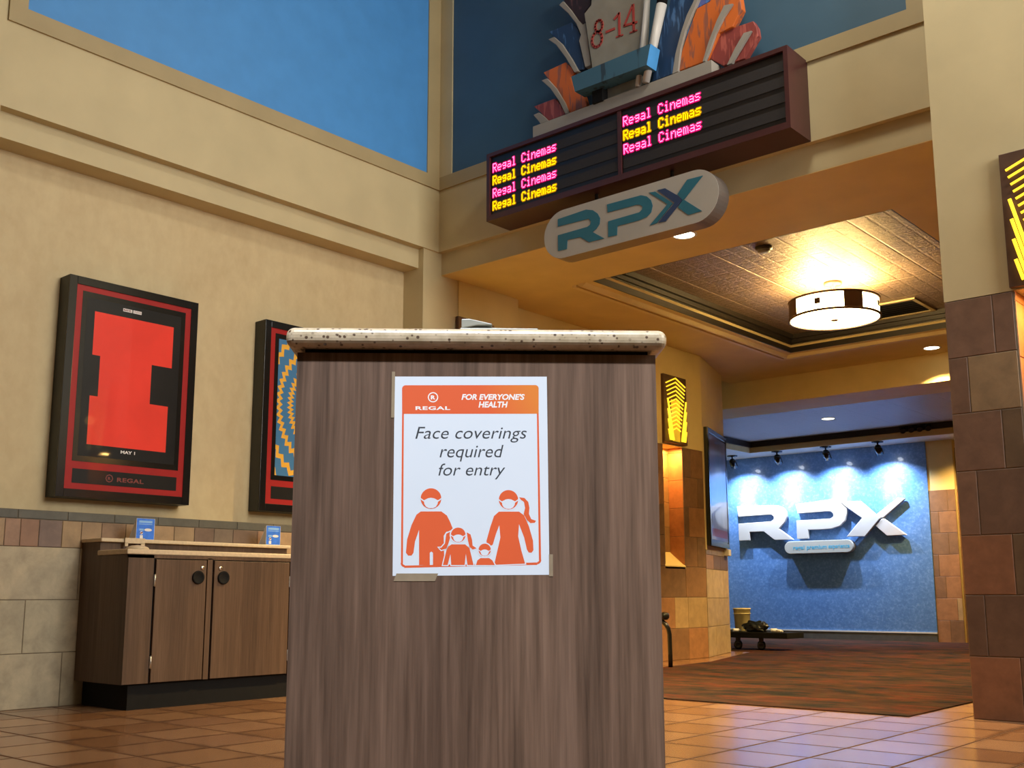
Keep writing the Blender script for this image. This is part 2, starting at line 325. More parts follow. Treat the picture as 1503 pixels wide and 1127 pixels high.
def copy_thing(root, Mx, label=None, group=None):
    def cp(o, parent):
        c = o.copy(); COL.objects.link(c)
        if parent is not None: c.parent = parent
        WM[c.name] = Mx
        for ch in [x for x in SC.objects if x.parent == o and x is not c]: cp(ch, c)
        return c
    r = cp(root, None); r.matrix_world = Mx
    if label: r['label'] = label
    if group: r['group'] = group
    return r
def text2d(body, w, h, shear=0.0, off=0.0, cx=0.0, cy=0.0, space=1.0):
    """verts/faces of a line of lettering fitted to a w x h box centred on (cx, cy)"""
    cu = bpy.data.curves.new('t', 'FONT'); cu.body = body; cu.shear = shear; cu.offset = off; cu.resolution_u = 4; cu.space_character = space
    cu.fill_mode = 'BOTH'
    o = bpy.data.objects.new('t', cu); COL.objects.link(o); bpy.context.view_layer.update()
    me = bpy.data.meshes.new_from_object(o.evaluated_get(bpy.context.evaluated_depsgraph_get()))
    vs = [(v.co.x, v.co.y) for v in me.vertices]; fs = [tuple(p.vertices) for p in me.polygons]
    bpy.data.objects.remove(o); bpy.data.curves.remove(cu); bpy.data.meshes.remove(me)
    x0, x1 = min(v[0] for v in vs), max(v[0] for v in vs); y0, y1 = min(v[1] for v in vs), max(v[1] for v in vs)
    if h is None: h = (y1 - y0) * w / (x1 - x0)
    return [((x - (x0 + x1) / 2) / (x1 - x0) * w + cx, (y - (y0 + y1) / 2) / (y1 - y0) * h + cy) for x, y in vs], fs
class Frame:
    """a plane in the place: origin, u to the right, v up, n out of the plane"""
    def __init__(s, o, u, v=(0, 0, 1)):
        s.o = Vector(o); s.u = Vector(u).normalized(); s.v = Vector(v).normalized(); s.n = s.u.cross(s.v).normalized(); s.k = 1.0
    def p(s, a, b, c=0.0): return s.o + s.u * a + s.v * b + s.n * (c * s.k)
    def poly(s, bm, pts, c=0.0005, mi=0): return quad(bm, [s.p(a, b, c) for a, b in pts], mi)
    def slab(s, bm, pts, c0, c1, mi_side=0, mi_face=0): prism(bm, pts, lambda p: s.p(p[0], p[1], c1), lambda p: s.p(p[0], p[1], c0), mi_side, mi_face)
    def text(s, bm, t, c=0.0006, thick=0.0):
        vs, fs = t; V = [bm.verts.new(s.p(a, b, c)) for a, b in vs]
        F = []
        for f in fs:
            try: F.append(bm.faces.new([V[i] for i in f]))
            except ValueError: pass
        if thick:
            r = bmesh.ops.extrude_face_region(bm, geom=F); bmesh.ops.translate(bm, vec=-s.n * thick, verts=[g for g in r['geom'] if isinstance(g, bmesh.types.BMVert)])
    def box(s, bm, a0, a1, b0, b1, c0, c1, mi=0): s.slab(bm, [(a0, b0), (a1, b0), (a1, b1), (a0, b1)], c0, c1, mi, mi)
    def disc(s, bm, a, b, r, c=0.0005, seg=32, ry=None, mi=0): s.poly(bm, [(a + r * math.cos(2 * PI * k / seg), b + (ry or r) * math.sin(2 * PI * k / seg)) for k in range(seg)], c, mi)
    def ring(s, bm, a, b, r0, r1, c=0.0005, seg=32, k0=0, k1=None):
        k1 = seg if k1 is None else k1
        for k in range(k0, k1):
            A, A2 = 2 * PI * k / seg, 2 * PI * (k + 1) / seg
            s.poly(bm, [(a + r0 * math.cos(A), b + r0 * math.sin(A)), (a + r1 * math.cos(A), b + r1 * math.sin(A)), (a + r1 * math.cos(A2), b + r1 * math.sin(A2)), (a + r0 * math.cos(A2), b + r0 * math.sin(A2))], c)
    def stroke(s, bm, pts, w, c=0.0005, thick=0.0):
        for (a, b), (d, e) in zip(pts, pts[1:]):
            L = math.hypot(d - a, e - b) or 1; nx, ny = -(e - b) / L * w / 2, (d - a) / L * w / 2; ex, ey = (d - a) / L * w * .3, (e - b) / L * w * .3
            q = [(a + nx - ex, b + ny - ey), (a - nx - ex, b - ny - ey), (d - nx + ex, e - ny + ey), (d + nx + ex, e + ny + ey)]
            if thick: s.slab(bm, q, c, c + thick)
            else: s.poly(bm, q, c)
def tiles(name, fr, rows, th=0.012, g=0.004, back=0.0):
    """rows: (z0, z1, [(u0, u1, colour), ...]); proud tiles on a grout bed; one mesh"""
    bm = B(); lay = bm.loops.layers.float_color.new('tint')
    for z0, z1, cells in rows:
        fr.box(bm, cells[0][0], cells[-1][1], z0, z1, back, th * 0.6, 1)
        for u0, u1, c in cells:
            n0 = len(bm.faces); bm.faces.ensure_lookup_table()
            e = 0.0025
            o_ = [(u0 + g / 2, z0 + g / 2), (u1 - g / 2, z0 + g / 2), (u1 - g / 2, z1 - g / 2), (u0 + g / 2, z1 - g / 2)]
            i_ = [(u0 + g / 2 + e, z0 + g / 2 + e), (u1 - g / 2 - e, z0 + g / 2 + e), (u1 - g / 2 - e, z1 - g / 2 - e), (u0 + g / 2 + e, z1 - g / 2 - e)]
            A = [bm.verts.new(fr.p(a, b, th * 0.5)) for a, b in o_]; C = [bm.verts.new(fr.p(a, b, th - 0.002)) for a, b in o_]; D_ = [bm.verts.new(fr.p(a, b, th)) for a, b in i_]
            fs = [bm.faces.new(D_)]
            for k in range(4):
                fs.append(bm.faces.new([A[k], A[(k + 1) % 4], C[(k + 1) % 4], C[k]])); fs.append(bm.faces.new([C[k], C[(k + 1) % 4], D_[(k + 1) % 4], D_[k]]))
            j = random.uniform(0.92, 1.08); cc = (c[0] * j, c[1] * j, c[2] * j, 1)
            for f in fs:
                for l in f.loops: l[lay] = cc
    return struct(name, bm, ['tile', 'grout'])

D={'PILL':[(-4.824,3.29),(-4.815,3.347),(-4.788,3.392),(-4.742,3.425),(-4.67,3.441),(-3.487,3.453),(-3.444,3.443),(-3.394,3.415),(-3.357,3.368),(-3.343,3.309),(-3.348,3.213),(-3.368,3.153),(-3.405,3.11),(-3.455,3.083),(-3.498,3.077),(-4.664,3.08),(-4.726,3.093),(-4.78,3.141),(-4.816,3.215)],'PR':[(-4.691,3.384),(-4.427,3.394),(-4.367,3.374),(-4.326,3.339),(-4.305,3.299),(-4.31,3.258),(-4.34,3.226),(-4.374,3.212),(-4.27,3.14),(-4.404,3.142),(-4.485,3.199),(-4.603,3.204),(-4.609,3.137),(-4.69,3.138),(-4.691,3.26),(-4.42,3.261),(-4.394,3.27),(-4.385,3.293),(-4.406,3.319),(-4.428,3.32),(-4.691,3.327)],'PP':[(-4.242,3.386),(-3.95,3.38),(-3.903,3.36),(-3.869,3.324),(-3.857,3.28),(-3.871,3.236),(-3.907,3.211),(-3.977,3.203),(-4.155,3.204),(-4.16,3.139),(-4.236,3.142),(-4.235,3.258),(-3.968,3.26),(-3.944,3.274),(-3.94,3.294),(-3.959,3.312),(-3.99,3.32),(-4.238,3.325)],'PX1':[(-3.883,3.382),(-3.833,3.376),(-3.695,3.257),(-3.827,3.148),(-3.885,3.144),(-3.737,3.261)],'PX2':[(-3.816,3.382),(-3.752,3.379),(-3.657,3.304),(-3.617,3.261),(-3.755,3.144),(-3.816,3.147),(-3.68,3.257)],'PX3':[(-3.656,3.311),(-3.576,3.394),(-3.456,3.39),(-3.602,3.264),(-3.617,3.261)],'PX4':[(-3.602,3.257),(-3.471,3.147),(-3.576,3.145),(-3.655,3.217),(-3.617,3.261)],'SLAB':[(-4.475,4.981),(-4.411,5.026),(-4.379,5.287),(-3.916,5.191),(-3.968,4.529),(-4.022,4.221),(-4.389,4.226),(-4.412,4.542)],'F1':[(-4.703,5.203),(-4.804,5.367),(-4.454,5.347),(-4.441,5.056),(-4.499,5.023),(-4.494,4.932),(-4.523,4.928),(-4.592,5.019),(-4.685,5.166)],'E1':[(-4.693,5.18),(-4.623,5.082),(-4.554,4.97),(-4.508,4.913),(-4.479,4.917),(-4.433,4.557),(-4.489,4.557),(-4.544,4.793),(-4.526,4.836),(-4.566,4.94),(-4.646,5.061),(-4.735,5.164)],'F2':[(-4.849,4.988),(-4.627,4.987),(-4.57,4.91),(-4.541,4.84),(-4.559,4.806),(-4.504,4.56),(-4.573,4.569),(-4.63,4.673),(-4.723,4.836),(-4.795,4.922)],'E2':[(-4.845,4.917),(-4.785,4.915),(-4.708,4.827),(-4.615,4.669),(-4.552,4.549),(-4.593,4.553),(-4.673,4.7),(-4.767,4.843)],'F3':[(-4.911,4.669),(-4.689,4.678),(-4.631,4.613),(-4.608,4.556),(-4.643,4.538),(-4.604,4.407),(-4.518,4.35),(-4.491,4.254),(-4.669,4.251),(-4.727,4.378),(-4.821,4.538)],'E3':[(-4.916,4.597),(-4.859,4.595),(-4.77,4.483),(-4.688,4.338),(-4.648,4.238),(-4.683,4.244),(-4.747,4.377),(-4.829,4.503)],'F4':[(-5.011,4.418),(-4.798,4.416),(-4.751,4.356),(-4.693,4.254),(-4.871,4.254),(-4.943,4.347)],'E4':[(-5.0,4.337),(-4.945,4.34),(-4.897,4.295),(-4.849,4.24),(-4.927,4.24)],'BAR':[(-4.491,4.418),(-3.791,4.426),(-3.827,4.28),(-4.458,4.288)],'G1':[(-3.743,4.762),(-3.656,4.998),(-3.345,4.96),(-3.516,4.729),(-3.568,4.63),(-3.63,4.516),(-3.684,4.38),(-3.727,4.245),(-3.899,4.243),(-3.853,4.44),(-3.78,4.692)],'H1':[(-3.534,4.699),(-3.442,4.854),(-3.394,4.853),(-3.49,4.709),(-3.598,4.523),(-3.641,4.402),(-3.67,4.236),(-3.715,4.233),(-3.686,4.373),(-3.638,4.51),(-3.585,4.628)],'G1b':[(-3.508,4.73),(-3.411,4.874),(-3.337,4.825),(-3.379,4.698),(-3.418,4.677),(-3.519,4.666),(-3.587,4.532),(-3.65,4.391),(-3.674,4.254),(-3.693,4.254),(-3.658,4.439),(-3.616,4.543)],'G2':[(-3.513,4.659),(-3.412,4.67),(-3.363,4.723),(-3.188,4.68),(-3.171,4.523),(-3.243,4.422),(-3.346,4.412),(-3.445,4.247),(-3.672,4.249),(-3.644,4.384),(-3.581,4.525)],'H2':[(-3.291,4.587),(-3.226,4.575),(-3.293,4.508),(-3.362,4.409),(-3.413,4.303),(-3.453,4.237),(-3.472,4.239),(-3.42,4.368),(-3.35,4.502)],'G3':[(-3.357,4.415),(-3.245,4.423),(-3.1,4.417),(-3.076,4.364),(-3.069,4.301),(-3.173,4.173),(-3.337,4.178),(-3.438,4.266)],'H3':[(-3.164,4.345),(-3.106,4.341),(-3.186,4.248),(-3.262,4.162),(-3.299,4.161),(-3.231,4.264)],'PLINTH':[(-4.945,4.201),(-3.374,4.195),(-3.376,4.134),(-4.945,4.137)],'N8a':[(-4.304,4.824),(-4.309,4.802),(-4.321,4.786),(-4.338,4.782),(-4.355,4.79),(-4.367,4.808),(-4.371,4.832),(-4.366,4.855),(-4.354,4.87),(-4.337,4.875),(-4.32,4.867),(-4.308,4.848),(-4.304,4.824)],'N8b':[(-4.31,4.721),(-4.317,4.692),(-4.334,4.672),(-4.358,4.666),(-4.381,4.677),(-4.398,4.7),(-4.404,4.731),(-4.397,4.76),(-4.38,4.781),(-4.356,4.786),(-4.333,4.776),(-4.316,4.752),(-4.31,4.721)],'Nd':[(-4.27,4.754),(-4.198,4.753)],'N1':[(-4.194,4.829),(-4.153,4.858),(-4.153,4.681),(-4.181,4.68),(-4.124,4.677)],'N4':[(-4.034,4.875),(-4.109,4.743),(-4.0,4.731),(-4.027,4.877),(-4.026,4.667),(-4.06,4.67),(-4.0,4.667)],'C1':[(-3.861,4.945),(-3.923,4.51),(-3.974,4.203)],'C2':[(-3.727,4.868),(-3.747,4.755),(-3.897,4.203)],'WR':[(-8.713,2.075),(-7.987,2.052),(-7.89,2.012),(-7.833,1.933),(-7.83,1.863),(-7.867,1.784),(-7.976,1.678),(-7.733,1.495),(-8.061,1.502),(-8.245,1.643),(-8.498,1.645),(-8.5,1.509),(-8.694,1.51),(-8.697,1.789),(-8.109,1.8),(-8.064,1.828),(-8.056,1.868),(-8.094,1.903),(-8.149,1.908),(-8.693,1.901)],'WP':[(-7.675,2.051),(-6.925,2.103),(-6.846,2.07),(-6.825,1.981),(-6.837,1.856),(-6.873,1.751),(-6.958,1.678),(-7.103,1.64),(-7.259,1.636),(-7.48,1.639),(-7.481,1.506),(-7.673,1.503),(-7.671,1.791),(-7.251,1.795),(-7.105,1.796),(-7.057,1.827),(-7.056,1.866),(-7.09,1.902),(-7.183,1.909),(-7.644,1.899)],'WX1':[(-6.856,1.973),(-6.929,2.045),(-6.606,2.037),(-6.317,1.765),(-6.567,1.5),(-6.855,1.51),(-6.601,1.778)],'WX2':[(-6.317,1.765),(-6.397,1.816),(-6.041,2.057),(-5.929,2.037),(-6.273,1.773)],'WX3':[(-6.274,1.763),(-5.942,1.502),(-6.236,1.498),(-6.406,1.655),(-6.308,1.751)],'PLQ':[(-7.878,1.383),(-7.845,1.442),(-7.8,1.466),(-6.814,1.457),(-6.766,1.42),(-6.752,1.362),(-6.772,1.306),(-6.824,1.273),(-7.809,1.277),(-7.851,1.303)]}
# ================================================================== THE SETTING
Z0 = -0.035                       # the carpeted lobby beyond the beam lies a little lower
ZS = 3.335                        # soffit under the beam
# floor: flat lobby, short gentle slope, flat vestibule
bm = B()
ys = [(-9.2, 0), (6.9, 0), (8.4, Z0), (18.0, Z0)]
for (a, za), (b, zb) in zip(ys, ys[1:]): quad(bm, [(-9.6, a, za), (3.2, a, za), (3.2, b, zb), (-9.6, b, zb)])
quad(bm, [(-9.6, -9.2, -0.2), (3.2, -9.2, -0.2), (3.2, 18, -0.2), (-9.6, 18, -0.2)])
struct('floor', bm, 'floor')
def zfl(y): return 0 if y < 6.9 else (Z0 if y > 8.4 else Z0 * (y - 6.9) / 1.5)
bm = B()
L_ = [(-5.67, 5.75), (-5.67, 6.9), (-5.67, 8.4), (-5.69, 8.87), (-5.76, 9.66), (-6.40, 11.72), (-9.25, 11.74), (-9.25, 15.66)]
R_ = [(-2.24, 5.75), (-2.24, 6.9), (-2.24, 8.4), (-2.24, 8.87), (-2.24, 9.66), (-2.24, 11.72), (-2.24, 11.74), (-2.24, 15.66)]
def cz(p, e): return (p[0], p[1], zfl(p[1]) + e)
for i in range(7):
    quad(bm, [cz(L_[i], .006), cz(R_[i], .006), cz(R_[i + 1], .006), cz(L_[i + 1], .006)])
    quad(bm, [cz(R_[i], 0), cz(R_[i], .006), cz(R_[i + 1], .006), cz(R_[i + 1], 0)]); quad(bm, [cz(L_[i], 0), cz(L_[i], .006), cz(L_[i + 1], .006), cz(L_[i + 1], 0)])
quad(bm, [cz(L_[0], 0), cz(R_[0], 0), cz(R_[0], .006), cz(L_[0], .006)])
struct('floor_carpet', bm, 'carpet')

# left wall
FU = Frame((-6.206, 0, 0), (0, 1, 0))
bm = B(); box(bm, -6.75, -6.206, -9.2, 6.42, 3.528, 6.3); struct('wall_left', bm, 'cream')
bm = B(); box(bm, -6.75, -6.28, 2.48, 6.0, 3.363, 3.528); box(bm, -6.75, -6.206, -9.2, 2.48, 3.363, 3.528); struct('trim_1', bm, 'cream')
bm = B(); box(bm, -6.75, -6.22, 6.0, 6.42, 0, 3.528); struct('trim_2', bm, 'cream')
bm = B(); box(bm, -6.75, -6.46, -9.2, 6.0, 1.14, 3.363); struct('wall_left_panel', bm, 'faux')
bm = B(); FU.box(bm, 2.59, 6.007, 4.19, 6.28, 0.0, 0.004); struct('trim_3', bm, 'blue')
bm = B()
FU.box(bm, 2.48, 6.167, 4.075, 4.19, 0, .016); FU.box(bm, 2.48, 2.59, 4.19, 6.28, 0, .016); FU.box(bm, 6.007, 6.15, 4.19, 6.28, 0, .016)
struct('trim_4', bm, 'tan')
# wainscot tile on the left wall
bm = B(); box(bm, -6.75, -6.252, -9.2, 6.0, 0, 1.14); struct('wall_left_base', bm, 'grout')
TB, TD, TP, TT, TG = (.43, .38, .27), (.15, .10, .075), (.30, .185, .125), (.36, .25, .145), (.10, .10, .085)
FW = Frame((-6.252, 0, 0), (0, 1, 0))
def run(a0, a1, w, off, cols):
    out = []; x = off
    while x < a1:
        s, e = max(x, a0), min(x + w, a1)
        if e - s > .02: out.append((s, e, random.choice(cols)))
        x += w
    return out
def band(a0, a1):
    out = []; x = a0
    while x < a1:
        w = random.choice([.13, .17, .21, .26]); e = min(x + w, a1)
        if a1 - e < .05: e = a1
        out.append((x, e, random.choice([TD, TP, TT, (.24, .16, .115), (.33, .22, .13)]))); x = e
    return out
LB = [TB, (.385, .335, .23), (.42, .365, .26)]
band_left = [(-3.2, 2.71, TT), (2.71, 2.80, TP), (2.80, 2.91, (.30, .17, .11)), (2.91, 3.05, (.20, .14, .12)), (3.05, 3.17, (.36, .25, .14)), (3.17, 3.30, (.31, .21, .12)), (3.30, 3.46, (.25, .16, .10)), (3.46, 3.62, (.34, .23, .13)), (3.62, 3.80, TT), (3.80, 3.95, (.28, .2, .12)), (3.95, 4.10, TD), (4.10, 4.25, (.17, .13, .1)), (4.25, 4.45, TD), (4.45, 4.62, TP), (4.62, 6.0, TT)]
tiles('wall_left_tile', FW, [(0.0, .311, run(-3.2, 6.0, .61, -3.2 + .2, LB)), (.311, .617, run(-3.2, 6.0, .61, 2.86 - 61 * .1, LB)), (.617, .924, run(-3.2, 6.0, .61, 2.56 - 61 * .1, LB)), (.924, 1.085, band_left), (1.085, 1.14, run(-3.2, 6.0, .30, 2.78 - 6.0, [TG]))])
# wall behind the beam, its recess and the sconce pier
def box2(bm, a, b, y0, y1, z0, z1): box(bm, a, b, y0, y1, z0, z1)
bm = B(); box(bm, -6.75, -6.21, 6.42, 7.21, Z0, 3.6); box(bm, -6.95, -6.40, 7.21, 9.2, Z0 - .05, 3.6); struct('wall_left_passage', bm, 'soffit')
# pier with niche: face X=-6.2, Y 9.2..10.38
NY0, NY1 = 9.555, 9.956
bm = B()
box(bm, -6.9, -6.212, 9.2, NY0, Z0, 2.236); box(bm, -6.9, -6.212, NY1, 10.36, Z0, 2.236); box(bm, -6.9, -6.212, NY0, NY1, Z0, .94); box(bm, -6.9, -6.40, NY0, NY1, .94, 2.236)
box(bm, -6.9, -6.2, 9.2, 10.38, 2.236, 3.6)
o_ = struct('wall_left_pier', bm, ['soffit'])
FP = Frame((-6.212, 0, 0), (0, 1, 0))
rs = (2.236 - Z0) / 7; O1, O2, O3, O4 = (.34, .17, .08), (.25, .135, .07), (.20, .115, .065), (.42, .29, .15)
rows = []
sp = [10.12, 10.24, 10.05, 10.2, 10.12, 10.0, 10.16]
cl = [(O3, O2), (O2, O3), (O3, O1), (O2, O3), (O1, O2), (O4, O3), (O1, O2)]
for k in range(7):
    z1_ = 2.236 - rs * k; z0_ = z1_ - rs; c = list(reversed(cl))[k] if False else cl[k]
    if z0_ > .9:
        rows.append((z0_, z1_, [(NY1, sp[k], c[0]), (sp[k], 10.372, c[1])]))
    elif z1_ > .93: rows.append((z0_, z1_, [(9.2, 9.95, O3), (9.95, 10.372, O2)]))
    else: rows.append((z0_, z1_, [(9.2, 9.62 + .1 * (k % 2), O1), (9.62 + .1 * (k % 2), 9.98, O4 if k == 5 else O2), (9.98, 10.372, c[0])]))
tiles('trim_5', FP, rows)
tiles('trim_6', FP, [(2.236 - rs * (k + 1), 2.236 - rs * k, [(9.2, NY0, random.choice([O1, O2, O3]))]) for k in range(4)])
# angled wall after the pier
ang = Vector((-.317, .948, 0)); FA = Frame((-6.2, 10.38, 0), ang); AL = 1.20
bm = B(); FA.box(bm, 0, AL, 1.14, 3.6, -.35, 0); FA.box(bm, 0, AL, Z0, 1.14, -.35, -.012); struct('wall_left_angled', bm, 'soffit')
F2 = Frame(FA.p(0, 0, -.012), ang)
LW = [(.40, .30, .17), (.43, .33, .19)]
tiles('trim_7', F2, [(Z0, .29, run(0, AL, .6, -.2, LW)), (.29, .603, run(0, AL, .6, 0, LW)), (.603, .924, run(0, AL, .6, -.3, LW)), (.924, 1.085, run(0, AL, .38, 0, [TP, TD])), (1.085, 1.14, run(0, AL, .3, 0, [(.24, .19, .15)]))])
bm = B(); box(bm, -9.6, FA.p(AL, 0, 0).x, 11.30, FA.p(AL, 0, 0).y, Z0, 3.6); box(bm, -9.6, -9.3, 11.3, 16.0, Z0, 3.6); struct('wall_left_vestibule', bm, 'soffit')

# beam wall above the opening
FF = Frame((0, 6.167, 0), (1, 0, 0))
bm = B(); box(bm, -6.206, 3.2, 6.167, 6.42, 3.528, 6.3); struct('wall_front', bm, 'cream')
bm = B(); box(bm, -6.22, -1.9, 6.215, 6.42, 3.34, 3.528); struct('trim_8', bm, 'cream')
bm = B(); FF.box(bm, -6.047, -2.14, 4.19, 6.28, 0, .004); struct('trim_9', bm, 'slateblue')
bm = B(); FF.box(bm, -6.19, -1.96, 4.075, 4.19, 0, .016); FF.box(bm, -2.14, -1.96, 4.19, 6.28, 0, .016); struct('trim_10', bm, 'tan')
bm = B(); FF.box(bm, -6.19, -6.047, 4.19, 6.28, 0, .016); struct('trim_11', bm, 'cream')
# right pier with its niche
NX0, NX1 = -1.592, -1.14
bm = B(); box(bm, -1.95, 3.2, 5.882, 6.42, 2.235, 6.3); struct('wall_right_pier', bm, 'cream')
bm = B(); box(bm, -1.94, NX0, 5.894, 6.42, 0, 2.235); box(bm, NX1, 3.2, 5.894, 6.42, 0, 2.235); box(bm, NX0, NX1, 5.894, 6.42, 0, .94); box(bm, NX0, NX1, 6.09, 6.42, .94, 2.235); struct('wall_right_base', bm, 'grout')
FR = Frame((0, 5.894, 0), (1, 0, 0))
P1, P2, P3, P4, P5 = (.165, .095, .065), (.135, .08, .055), (.24, .165, .095), (.115, .075, .045), (.225, .105, .058)
def rr(*c): return list(c)
rw = []
spl = [-1.699, -1.848, -1.695, -1.845, -1.691, -1.852, -1.699]
cc_ = [(P1, P1), (P1, P3), (P1, P4), (P1, P2), (P5, P4), (P2, P2), (P5, P2)]
zz = [2.232, 1.912, 1.604, 1.290, .948, .636, .320, 0.0]
for k in range(7):
    cells = [(-1.95, spl[k], cc_[k][0]), (spl[k], NX0, cc_[k][1])]
    if zz[k] <= .95: cells = [(-1.95, spl[k], cc_[k][0]), (spl[k], spl[k] + .33, cc_[k][1]), (spl[k] + .33, -1.0, P1)]
    rw.append((zz[k + 1], zz[k], cells))
tiles('trim_12', FR, rw)
tiles('trim_13', FR, [(zz[k + 1], zz[k], run(-1.0 if zz[k] <= .95 else NX1, 3.2, .318, -1.3 - .1 * (k % 2), [P1, P2, P3, P5])) for k in range(7)])
# niche linings: side cheeks, back and a sloping sill
def niche(name, fr, a0, a1, zt, dep=.19):
    fb = Frame(fr.p(0, 0, -dep), fr.u)
    tiles(name, fb, [(1.10 + .27 * k, min(1.10 + .27 * (k + 1), zt), [(a0, a1, (.42, .24, .10))]) for k in range(4) if 1.10 + .27 * k < zt - .05] + [(.96, 1.10, [(a0, a1, (.42, .24, .10))])])
    global tn
    fj = Frame(fr.p(a1, 0, -dep + .012), fr.n); fj.n = -fr.u   # far cheek
    rws = []
    z = .96
    while z < zt - .02:
        rws.append((z, min(z + .305, zt), [(0, dep - .002, random.choice([(.42, .16, .06), (.36, .14, .05)]))])); z += .305
    tiles('trim_%d' % tn, fj, rws); tn += 1
    fj = Frame(fr.p(a0, 0, -dep + .012), fr.n); fj.n = fr.u.copy(); 
    rws = []
    z = .96
    while z < zt - .02:
        rws.append((z, min(z + .305, zt), [(0, dep - .002, (.34, .15, .06))])); z += .305
    tiles('trim_%d' % tn, fj, rws); tn += 1
    bm = B()
    lo, hi = .945, 1.10
    P = [fr.p(a0, lo, .012), fr.p(a1, lo, .012), fr.p(a1, hi, -dep + .01), fr.p(a0, hi, -dep + .01)]; Q = [fr.p(a0, lo - .03, .012), fr.p(a1, lo - .03, .012), fr.p(a1, lo - .03, -dep + .01), fr.p(a0, lo - .03, -dep + .01)]
    quad(bm, P); quad(bm, Q); quad(bm, [P[0], P[1], Q[1], Q[0]]); quad(bm, [P[1], P[2], Q[2], Q[1]]); quad(bm, [P[0], P[3], Q[3], Q[0]]); quad(bm, [P[2], P[3], Q[3], Q[2]])
    struct('trim_%d' % tn, bm, 'soffit'); tn += 1
tn = 30
niche('trim_14', FP, NY0, NY1, 2.236)
niche('trim_15', FR, NX0, NX1, 2.232)

# passage soffit with its coffer
TX0, TX1, TY0, TY1, ZT = -5.35, -2.70, 7.20, 10.93, 3.53
bm = B()
for (a, b, c, d) in ((-6.75, TX0, 6.42, 12.05), (TX1, 3.2, 6.42, 12.05), (TX0, TX1, 6.42, TY0), (TX0, TX1, TY1, 12.05)): box(bm, a, b, c, d, ZS, 3.75)
box(bm, -6.3, -1.9, 6.216, 6.42, 3.335, 3.345)
struct('ceiling', bm, 'soffit')
bm = B(); box(bm, TX0, TX1, TY0, TY1, ZT, 3.75); struct('ceiling_coffer', bm, 'tin')
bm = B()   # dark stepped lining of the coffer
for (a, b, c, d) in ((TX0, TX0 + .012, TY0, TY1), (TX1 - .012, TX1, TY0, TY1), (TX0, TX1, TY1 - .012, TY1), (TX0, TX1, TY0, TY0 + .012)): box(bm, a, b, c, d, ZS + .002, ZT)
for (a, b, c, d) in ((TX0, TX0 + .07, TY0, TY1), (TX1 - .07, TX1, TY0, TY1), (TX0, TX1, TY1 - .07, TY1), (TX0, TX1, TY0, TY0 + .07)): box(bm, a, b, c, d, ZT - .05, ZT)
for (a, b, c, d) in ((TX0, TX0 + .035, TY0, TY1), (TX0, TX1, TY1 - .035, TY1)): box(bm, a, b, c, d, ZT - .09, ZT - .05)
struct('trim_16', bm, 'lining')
bm = B()   # painted moulding round the coffer: flat outer fillet and a sloping cove
box(bm, TX0 - .215, TX0 - .17, TY0 - .01, TY1 + .215, ZS - .022, ZS + .004); box(bm, TX0 - .215, TX1 + .1, TY1 + .17, TY1 + .215, ZS - .022, ZS + .004)
prism(bm, [(TX0 - .15, ZS + .004), (TX0 - .15, ZS - .012), (TX0 - .12, ZS - .03), (TX0 - .10, ZS - .03), (TX0 + .03, ZS + .075), (TX0 + .0, ZS + .10)], lambda p: Vector((p[0], TY0 - .01, p[1])), lambda p: Vector((p[0], TY1 + .1, p[1])))
prism(bm, [(TY1 + .15, ZS + .004), (TY1 + .15, ZS - .012), (TY1 + .12, ZS - .03), (TY1 + .10, ZS - .03), (TY1 - .03, ZS + .075), (TY1 + .0, ZS + .10)], lambda p: Vector((TX0 - .1, p[0], p[1])), lambda p: Vector((TX1, p[0], p[1])))
struct('trim_17', bm, 'covepaint')
# second beam and the low ceiling past it
bm = B(); box(bm, -9.6, 3.2, 12.05, 12.75, 3.01, 3.75); struct('trim_18', bm, 'soffit')
bm = B(); box(bm, -9.6, 3.2, 12.75, 15.14, 3.03, 3.75); struct('ceiling_vestibule', bm, 'tin_light')
bm = B(); box(bm, -9.6, 3.2, 15.14, 15.9, 2.86, 3.75); box(bm, -9.6, -8.19, 12.9, 15.14, 2.86, 3.4); struct('ceiling_ledge', bm, 'whitetrim')
bm = B(); box(bm, -8.19, 3.2, 15.085, 15.14, 2.945, 3.03); box(bm, -8.19, -8.135, 12.9, 15.14, 2.945, 3.03); struct('trim_19', bm, 'darkmetal')
bm = B(); box(bm, -8.19, 3.2, 15.125, 15.14, 2.86, 2.945); box(bm, -8.19, -8.175, 12.9, 15.14, 2.86, 2.945); struct('trim_20', bm, 'soffit')
# far wall
YW = 15.7
bm = B(); box(bm, -9.6, -5.24, YW, 15.76, Z0, 2.9); struct('wall_far', bm, 'soffit')
bm = B(); box(bm, -9.3, -5.617, YW - .02, YW, .10, 2.86); struct('wall_far_panel', bm, 'bluewall')
bm = B(); box(bm, -9.3, -5.617, YW - .03, YW, Z0, .085); struct('baseboard_far', bm, 'basetile')
bm = B(); box(bm, -9.3, -5.617, YW - .035, YW, .085, .105); struct('trim_21', bm, 'whitetrim')
FY = Frame((0, YW, 0), (1, 0, 0))
tiles('trim_22', FY, [(Z0 + .31 * k, Z0 + .31 * (k + 1), [(-5.61, -5.61 + s_, a_), (-5.61 + s_, -5.24, b_)]) for k, (s_, a_, b_) in enumerate([(.18, O1, O2), (.30, O1, O4), (.16, O2, O1), (.08, O3, O1), (.24, O3, O3), (.12, O3, O2), (.26, O3, O3)])])
